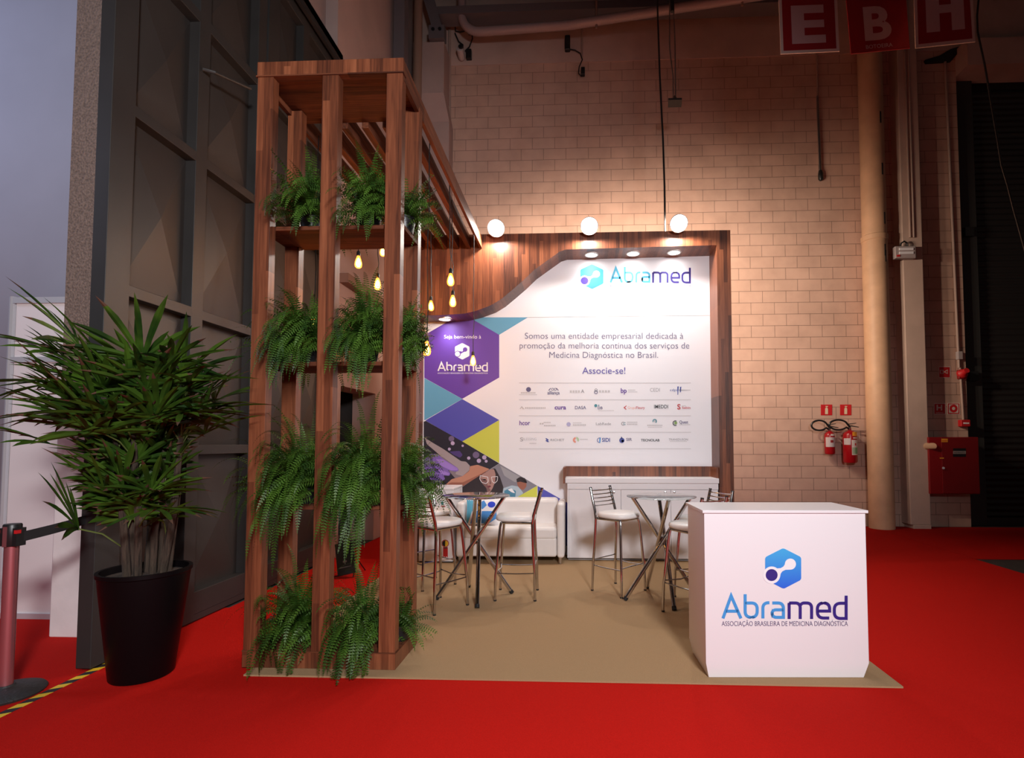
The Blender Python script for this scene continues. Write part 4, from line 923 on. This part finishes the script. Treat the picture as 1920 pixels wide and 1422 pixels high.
full_logo(cp0, (*c6(633, 377), *c6(894, 672)), (*c6(318, 710), *c6(1228, 889)), (c6(320, 0)[0], c6(1230, 0)[0], c6(0, 939)[1]), rc, LOGOG, 34/3.844)
# ================================================================== walnut plant tower with slatted canopy
TX0, TX1, TY0, TY1, TH = -2.165, -1.180, 3.38, 3.82, 4.0
tw = thing('plant_tower', (-1.67, 3.6, .016), 'tall walnut open-frame plant tower with slatted canopy reaching back', 'tower')
zb = .016
posts = [(-2.165, -2.058, TY0, TY0+.07), (-1.722, -1.612, TY0, TY0+.07), (-1.287, -1.180, TY0, TY0+.07), (-2.165, -2.060, TY1-.07, TY1), (-1.287, -1.180, TY1-.07, TY1)]
for x0, x1, y0, y1 in posts: B(x0, x1, y0, y1, zb+.105, 3.902).build('post', WOODV, tw, bevel=.002, seg=1)
B(TX0-.004, TX1+.004, TY0-.004, TY1+.004, zb, zb+.100).build('plinth', WOODV, tw, bevel=.002, seg=1)
B(TX0-.006, TX1+.006, TY0-.006, TY1+.006, zb+.100, zb+.106).build('plinth_top', WOODX, tw)
B(TX0-.004, TX1+.004, TY0-.004, TY0+.03, 3.905, TH).build('header', WOODV, tw, bevel=.002, seg=1)
B(TX0-.008, TX1+.008, TY0-.008, TY0+.05, 3.896, 3.905).build('header_lip', WOODX, tw)
B(TX0, TX1-.03, TY0+.03, TY1+.10, 3.905, 3.925).build('canopy_soffit', WOODX, tw)
def slat(xa, xb, w_, z0, z1, y0=TY0+.03, y1=FY-.002, nm='canopy_slat'):
    mb = MB(); vs = [(xa, y0, z0), (xa+w_, y0, z0), (xb+w_, y1, z0), (xb, y1, z0)]
    mb.prism(vs, (0, 0, z1-z0)); return mb.build(nm, WOODY, tw)
slat(TX1-.028, TX1-.085, .03, 3.865, 4.0, nm='side_fascia')
slat(TX0, TX0-.02, .03, 3.865, 4.0, nm='side_fascia')
for i in range(5):
    x = TX0+.165+i*.160
    slat(x, x-.02-.011*i, .05, 3.86, 4.0, y0=TY1+.10)
SH = [2.905, 1.985, 1.035]
for z in SH: B(-2.058, -1.287, TY0+.071, TY1-.0, z-.028, z).build('shelf', WOODX, tw, bevel=.002, seg=1); 
for z in SH:
    B(-1.287, -1.182, TY0+.071, TY1-.071, z-.028, z).build('shelf_end', WOODX, tw); B(-2.163, -2.058, TY0+.071, TY1-.071, z-.028, z).build('shelf_end', WOODX, tw)
SOIL = mat('soil', (.045, .03, .02), .95, noise=.4, nscale=60, bump=1)
PBOX = [(x0-.012, x1+.012, y0-(.012 if i > 2 else .30), y1+.012) for i, (x0, x1, y0, y1) in enumerate(posts)]
def hit(p, zshelves=True):
    for x0, x1, y0, y1 in PBOX:
        if x0 < p.x < x1 and y0 < p.y < y1: return True
    for z in SH+[.12]:
        if z-.045 < p.z < z+.004 and -2.17 < p.x < -1.17 and 3.37 < p.y < 3.83: return True
    return p.z < .03 or p.x > (-.96 if p.z < 1.4 else (-1.075 if p.z < 2.7 else -1.02)) or p.y > 4.0 or (p.x < -2.26 and p.y < 3.45)
def fern(label, loc, seed, n=80, ln=.42, g=.10, up_=1.0, bias=None, nobelow=False):
    rnd = random.Random(seed); loc = Vector(loc)
    t = thing('potted_fern', loc, label, 'plant', 'ferns in the wooden tower')
    pr, phh = .078, .105
    MB().lathe([(pr*.76, 0), (pr*.96, phh-.012), (pr*1.05, phh-.012), (pr*1.05, phh), (pr*.95, phh), (pr*.93, phh-.02)], loc, 22, cap=False).lathe([(0, 0), (pr*.76, 0)], loc, 22, cap=False).build('pot', BLACK, t, smooth=True)
    MB().lathe([(0, phh-.016), (pr*.94, phh-.016)], loc, 22, cap=False).build('soil', SOIL, t)
    mb = MB(); c = loc+Vector((0, 0, phh-.01))
    for i in range(n):
        a = rnd.uniform(0, 2*math.pi)
        if bias is not None and rnd.random() < .55: a = rnd.gauss(bias, .8)
        e = R(rnd.choice((rnd.uniform(5, 45), rnd.uniform(30, 70), rnd.uniform(60, 88)))); l = ln*rnd.uniform(.6, 1.12)
        d = Vector((math.cos(a)*math.cos(e), math.sin(a)*math.cos(e), math.sin(e)*up_)); p = c+Vector((math.cos(a), math.sin(a), 0))*rnd.uniform(.0, .06)
        sd = Vector((-math.sin(a), math.cos(a), 0)); sd = (sd+Vector((rnd.uniform(-.5, .5), rnd.uniform(-.5, .5), rnd.uniform(-.5, .5)))).normalized()
        step = .017; ns = int(l/step); gg = g*1.55*rnd.uniform(.6, 1.4); W_ = rnd.uniform(.028, .043); pts = [p.copy()]; hits = 0
        for k in range(ns):
            d = (d+Vector((0, 0, -gg*.80*(.25+k/ns)))).normalized(); q = p+d*step
            if hit(q):
                # slide along the timber: keep going down / sideways
                ok = False
                for alt in (Vector((d.x, -abs(d.y)-.3, d.z)), Vector((-d.x, -abs(d.y)-.2, d.z*.6)), Vector((d.x, d.y, abs(d.z)+.2))):
                    q2 = p+alt.normalized()*step
                    if not hit(q2): d = alt.normalized(); q = q2; ok = True; break
                hits += 1
                if not ok or hits > 9: break
            p = q; pts.append(p.copy())
        m_ = len(pts)
        if m_ < 8: continue
        for k in range(1, m_):
            tt = k/max(ns, 1); dd = (pts[k]-pts[k-1]).normalized(); s = (sd-dd*sd.dot(dd)).normalized(); nrm = dd.cross(s)
            w_ = W_*min(1, (tt*7+.25))*max(0, 1-tt**2.2)**.8+.003
            b0 = pts[k-1]
            for sg in (-1, 1):
                tip = b0+s*sg*w_+dd*w_*.22-nrm*sg*0-Vector((0, 0, w_*.18)); 
                if hit(tip): continue
                mid = b0.lerp(tip, .45)
                mb.add([b0, mid+dd*.0056, tip, mid-dd*.0046], [(0, 1, 2, 3)])
            mb.add([b0-s*.0011, b0+s*.0011, pts[k]+s*.0009, pts[k]-s*.0009], [(0, 1, 2, 3)])
    mb.build('fronds', FERN, t); return t
fz = [(SH[0], 'top shelf'), (SH[1], 'second shelf from the top'), (SH[2], 'third shelf from the top'), (zb+.106, 'plinth at the tower foot')]
fl = [(-1.885, 3.585, 'in the left bay', R(-100)), (-1.46, 3.565, 'in the right bay', R(-80)), (-1.235, 3.615, 'at the open right side', R(-10))]
prm = [dict(n=120, ln=.50, g=.10), dict(n=200, ln=.56, g=.11), dict(n=200, ln=.66, g=.10), dict(n=150, ln=.52, g=.11)]
sd_ = 11
for (z, zn), P_ in zip(fz, prm):
    for j, (x, y, bn, bi) in enumerate(fl):
        sd_ += 1; k = dict(P_)
        if j == 2: k['n'] = int(k['n']*.6); k['ln'] *= .85
        if j == 2 and z < .3: k['n'] = 35; k['ln'] = .30
        fern('lush green fern on the %s %s' % (zn, bn), (x, y, z+.001), sd_, bias=bi, **k)
fern('fern trailing out of the left side on the third shelf', (-2.10, 3.60, SH[2]+.001), 77, n=34, ln=.46, g=.085, bias=R(180))

fern('fern trailing out of the left side on the second shelf', (-2.10, 3.62, SH[1]+.001), 78, n=24, ln=.44, g=.10, bias=R(180))

# ---------- pendant bulbs
AMB = mat('amber_glass', (1, .62, .25), .08, trans=.0); nt = AMB.node_tree; N = nt.nodes
tr = N.new('ShaderNodeBsdfTransparent'); tr.inputs[0].default_value = (1, .70, .34, 1); gl = N.new('ShaderNodeBsdfGlossy'); gl.inputs[1].default_value = .1
em_ = N.new('ShaderNodeEmission'); em_.inputs[0].default_value = (1, .36, .05, 1); em_.inputs[1].default_value = 2.2
m1 = N.new('ShaderNodeMixShader'); m1.inputs[0].default_value = .08; ad_ = N.new('ShaderNodeAddShader')
nt.links.new(tr.outputs[0], m1.inputs[1]); nt.links.new(gl.outputs[0], m1.inputs[2]); nt.links.new(m1.outputs[0], ad_.inputs[0]); nt.links.new(em_.outputs[0], ad_.inputs[1]); nt.links.new(ad_.outputs[0], N['Material Output'].inputs[0])
FIL = mat('glowing_filament', (1, .8, .4), .5, emit=(1, .66, .24), es=55)
def bulb(px, py, yy, label, pw=9):
    q = on(1, yy, px, py); t = thing('pendant_bulb', q, label, 'lamp', 'bulbs hanging from the slatted canopy')
    pf = [(0, -.062), (.018, -.060), (.030, -.048), (.034, -.028), (.032, -.008), (.024, .022), (.015, .046), (.013, .058)]
    MB().lathe(pf, q, 20, cap=False).build('bulb_glass', AMB, t, smooth=True)
    MB().lathe([(0, -.050), (.015, -.042), (.022, -.022), (.016, .012), (.005, .034), (0, .036)], q, 14, cap=False).build('filament', FIL, t, smooth=True)
    MB().lathe([(.0, .106), (.010, .104), (.017, .092), (.019, .056), (.015, .052)], q, 16, cap=False).build('socket', BLACK, t, smooth=True)
    rnd = random.Random(int(px)); pts = [q+Vector((0, 0, .10))]; top = Vector((q.x+rnd.uniform(-.02, .02), q.y, 3.93))
    for k in range(1, 8):
        s = k/8; pts.append((q+Vector((0, 0, .10))).lerp(top, s)+Vector((rnd.uniform(-.012, .012)*(1-s), rnd.uniform(-.01, .01), 0)))
    MB().tube(pts+[top], .0042, 6).build('cord', BLACK, t, smooth=True)
    lamp('POINT', 'bulb_light', q+Vector((0, 0, -.005)), pw, (1, .45, .12), None, .03, t)
bulb(672, 491, 4.9, 'glowing filament bulb seen between middle and right tower posts, upper one')
bulb(708, 532, 5.1, 'glowing filament bulb seen between the tower posts beside the brown trim')
bulb(718, 470, 5.6, 'glowing filament bulb peeking from behind the right tower post')
bulb(587, 611, 4.12, 'small glowing filament bulb hidden in the left bay fern')
bulb(845, 524, 4.9, 'glowing filament bulb in front of the walnut wall, upper of the close pair')
bulb(849, 564, 5.3, 'glowing filament bulb in front of the walnut wall, lower of the close pair')
bulb(808, 573, 5.9, 'glowing filament bulb hanging alone left of the close pair')
bulb(800, 653, 4.2, 'glowing filament bulb in front of the violet hexagon left corner')
bulb(887, 676, 6.05, 'lowest glowing filament bulb, hanging before the white wordmark')

# ---------- little slanted display stand behind the tower
ds = thing('display_stand', (-2.55, 5.75, .006), 'small black slanted display stand with clear holder behind the tower', 'stand')
dpl = [on(1, 5.7, *q) for q in ((628, 1022), (651, 1012), (668, 1066), (643, 1082))]
c0 = on(1, 5.72, 648, 1045)
M = Matrix.Translation((c0.x, 5.72, c0.z)) @ Matrix.Rotation(R(-18), 4, 'Y') @ Matrix.Rotation(R(-22), 4, 'X') @ Matrix.Rotation(R(20), 4, 'Z')
MB().box(-.095, .095, -.012, .012, -.19, .16, M).build('panel', mat('panel_black', (.03, .03, .032), .3), ds, bevel=.004)
MB().box(-.10, .10, -.022, -.018, -.20, .25, M).build('clear_holder', mat('clear_plastic', (.95, .95, .95), .1, trans=1.0), ds)
for x0, x1, z0, z1 in ((-.03, .01, -.06, -.04), (-.012, -.004, -.08, -.02), (-.07, .05, -.115, -.107), (-.075, -.055, .07, .10), (.03, .05, .09, .11)): MB().box(x0, x1, -.0145, -.0125, z0, z1, M).build('printed_mark', INKLG, ds)
for x in (-.07, .07): MB().tube([M @ Vector((x, 0, -.18)), (c0.x+x*1.6, 5.66, .01)], .006).build('leg', BLACK, ds); MB().tube([M @ Vector((x, 0, .05)), (c0.x+x*1.6, 5.98, .01)], .006).build('leg', BLACK, ds)

# ---------- lady palm in the black planter
px_, py_ = -2.735, 3.27
pl = thing('potted_palm', (px_, py_, .006), 'big bushy fan palm in a tapered black planter by the steel door', 'plant')
MB().lathe([(0, 0), (.160, 0), (.168, .01), (.238, .625), (.246, .632), (.246, .655), (.226, .655), (.222, .60)], (px_, py_, .006), 44, cap=False).build('planter', mat('planter_black', (.004, .003, .0035), .4, spec=.12), pl, smooth=True)
MB().lathe([(0, .625), (.10, .628), (.223, .612)], (px_, py_, .006), 30, cap=False).build('soil', SOIL, pl)
rnd = random.Random(5); BARK = mat('palm_bark', (.050, .032, .021), .95, noise=.45, nscale=50, bump=1, stretch=(1, 1, .15))
leaf = MB()
def okp(p): return (p.x > -3.05 or p.y < 3.24) and p.z > .5 and not (p.x > -2.22 and p.y > 3.30 and p.y < 3.9)
def fan(c, d, ln, nl):
    """one fan leaf: hub at c, axis d"""
    d = d.normalized(); s = d.cross(Vector((0, 0, 1))); s = s.normalized() if s.length > .1 else Vector((1, 0, 0)); u = s.cross(d)
    for k in range(nl):
        a = R(-78+156*k/(nl-1)+rnd.uniform(-6, 6)); l = ln*(1-.22*abs(a)/1.4)*rnd.uniform(.8, 1.1); wd = rnd.uniform(.015, .022)
        dr_ = (d*math.cos(a)+s*math.sin(a)+u*rnd.uniform(-.08, .16)).normalized(); sd = (s*math.cos(a)-d*math.sin(a)).normalized(); p = c.copy(); rows = []
        for j in range(7):
            t = j/6; w_ = wd*(.45+.9*t if t < .6 else (.99*(1-((t-.6)/.4)**1.6)+.02))
            nrm = sd.cross(dr_).normalized(); rows.append((p-sd*w_, p-nrm*w_*.45, p+sd*w_)); dr_ = (dr_+Vector((0, 0, -.055*(1+t)))).normalized(); p = p+dr_*l/6
        if not all(okp(r_[1]) for r_ in rows): continue
        for j in range(6):
            leaf.cur = 1 if (j == 5 and rnd.random() < .35) else 0
            A, B2 = rows[j], rows[j+1]; leaf.add([A[0], A[1], A[2], B2[0], B2[1], B2[2]], [(0, 1, 4, 3), (1, 2, 5, 4)])
stems = MB()
canes = []
for i in range(11):
    a = 2*math.pi*i/11+rnd.uniform(-.3, .3); r0 = rnd.uniform(.03, .13); hgt = rnd.uniform(.55, 1.25)
    b0 = Vector((px_+r0*math.cos(a), py_+r0*math.sin(a)*.8, .62)); tp = b0+Vector((math.cos(a)*hgt*.12, math.sin(a)*hgt*.09-.02, hgt)); canes.append((b0, tp))
    MB().tube([b0, b0.lerp(tp, .35)+Vector((rnd.uniform(-.02, .02), 0, 0)), b0.lerp(tp, .7), tp], [.022, .020, .017, .012], 8).build('cane', BARK, pl, smooth=True)
def put(hub, d, l0, l1, n0=7, n1=10):
    if not okp(hub): return
    b0, tp = min(canes, key=lambda c: (c[0].lerp(c[1], min(1, max(0, (hub.z-.75)/max(.1, c[1].z-.62))))-hub).length)
    c = b0.lerp(tp, min(1, max(.2, (hub.z-.15-.62)/max(.1, tp.z-.62))))
    stems.tube([c, c.lerp(hub, .5)+Vector((0, 0, .03)), hub], .0045, 5, cap=False); fan(hub, d, rnd.uniform(l0, l1), rnd.randint(n0, n1))
# crown, middle and low leaves
for cnt, z0, z1, rad, rise, l0, l1 in ((52, 1.62, 2.02, .50, .85, .34, .46), (40, 1.14, 1.62, .24, .95, .30, .40), (20, .97, 1.2, .16, .7, .22, .32)):
    for k in range(cnt):
        a = rnd.uniform(0, 2*math.pi); q = rad*math.sqrt(rnd.random())
        hub = Vector((px_-.03+q*math.cos(a), py_-.06+q*math.sin(a)*.62, rnd.uniform(z0, z1)-.22*(q/.46)**2*(z0 > 1.5)))
        put(hub, Vector((math.cos(a)*(.35+q/rad*.6), math.sin(a)*.45-.18, rise*rnd.uniform(.3, 1.4))), l0, l1)
for hx, hy, hz, dx, dy, dz in ((-3.06, 3.0, 1.80, -1, -.2, .02), (-3.08, 3.02, 1.98, -.85, -.2, .5), (-2.92, 2.98, 1.62, -.9, -.2, .0), (-2.98, 3.02, 2.02, -.5, -.2, .95), (-2.36, 3.05, 1.62, .95, -.2, .12), (-2.48, 3.1, 1.92, .8, -.2, .55), (-2.50, 3.05, 1.06, .85, -.3, .05), (-2.90, 2.98, .95, -.3, -.2, .9), (-2.72, 2.92, 1.5, .1, -.5, .7)):
    put(Vector((hx, hy, hz)), Vector((dx, dy, dz)), .38, .48, 8, 11)
stems.build('leaf_stalks', mat('stalk_green', (.10, .14, .03), .6), pl, smooth=True); leaf.build('foliage', [PALM, PALMTIP], pl)
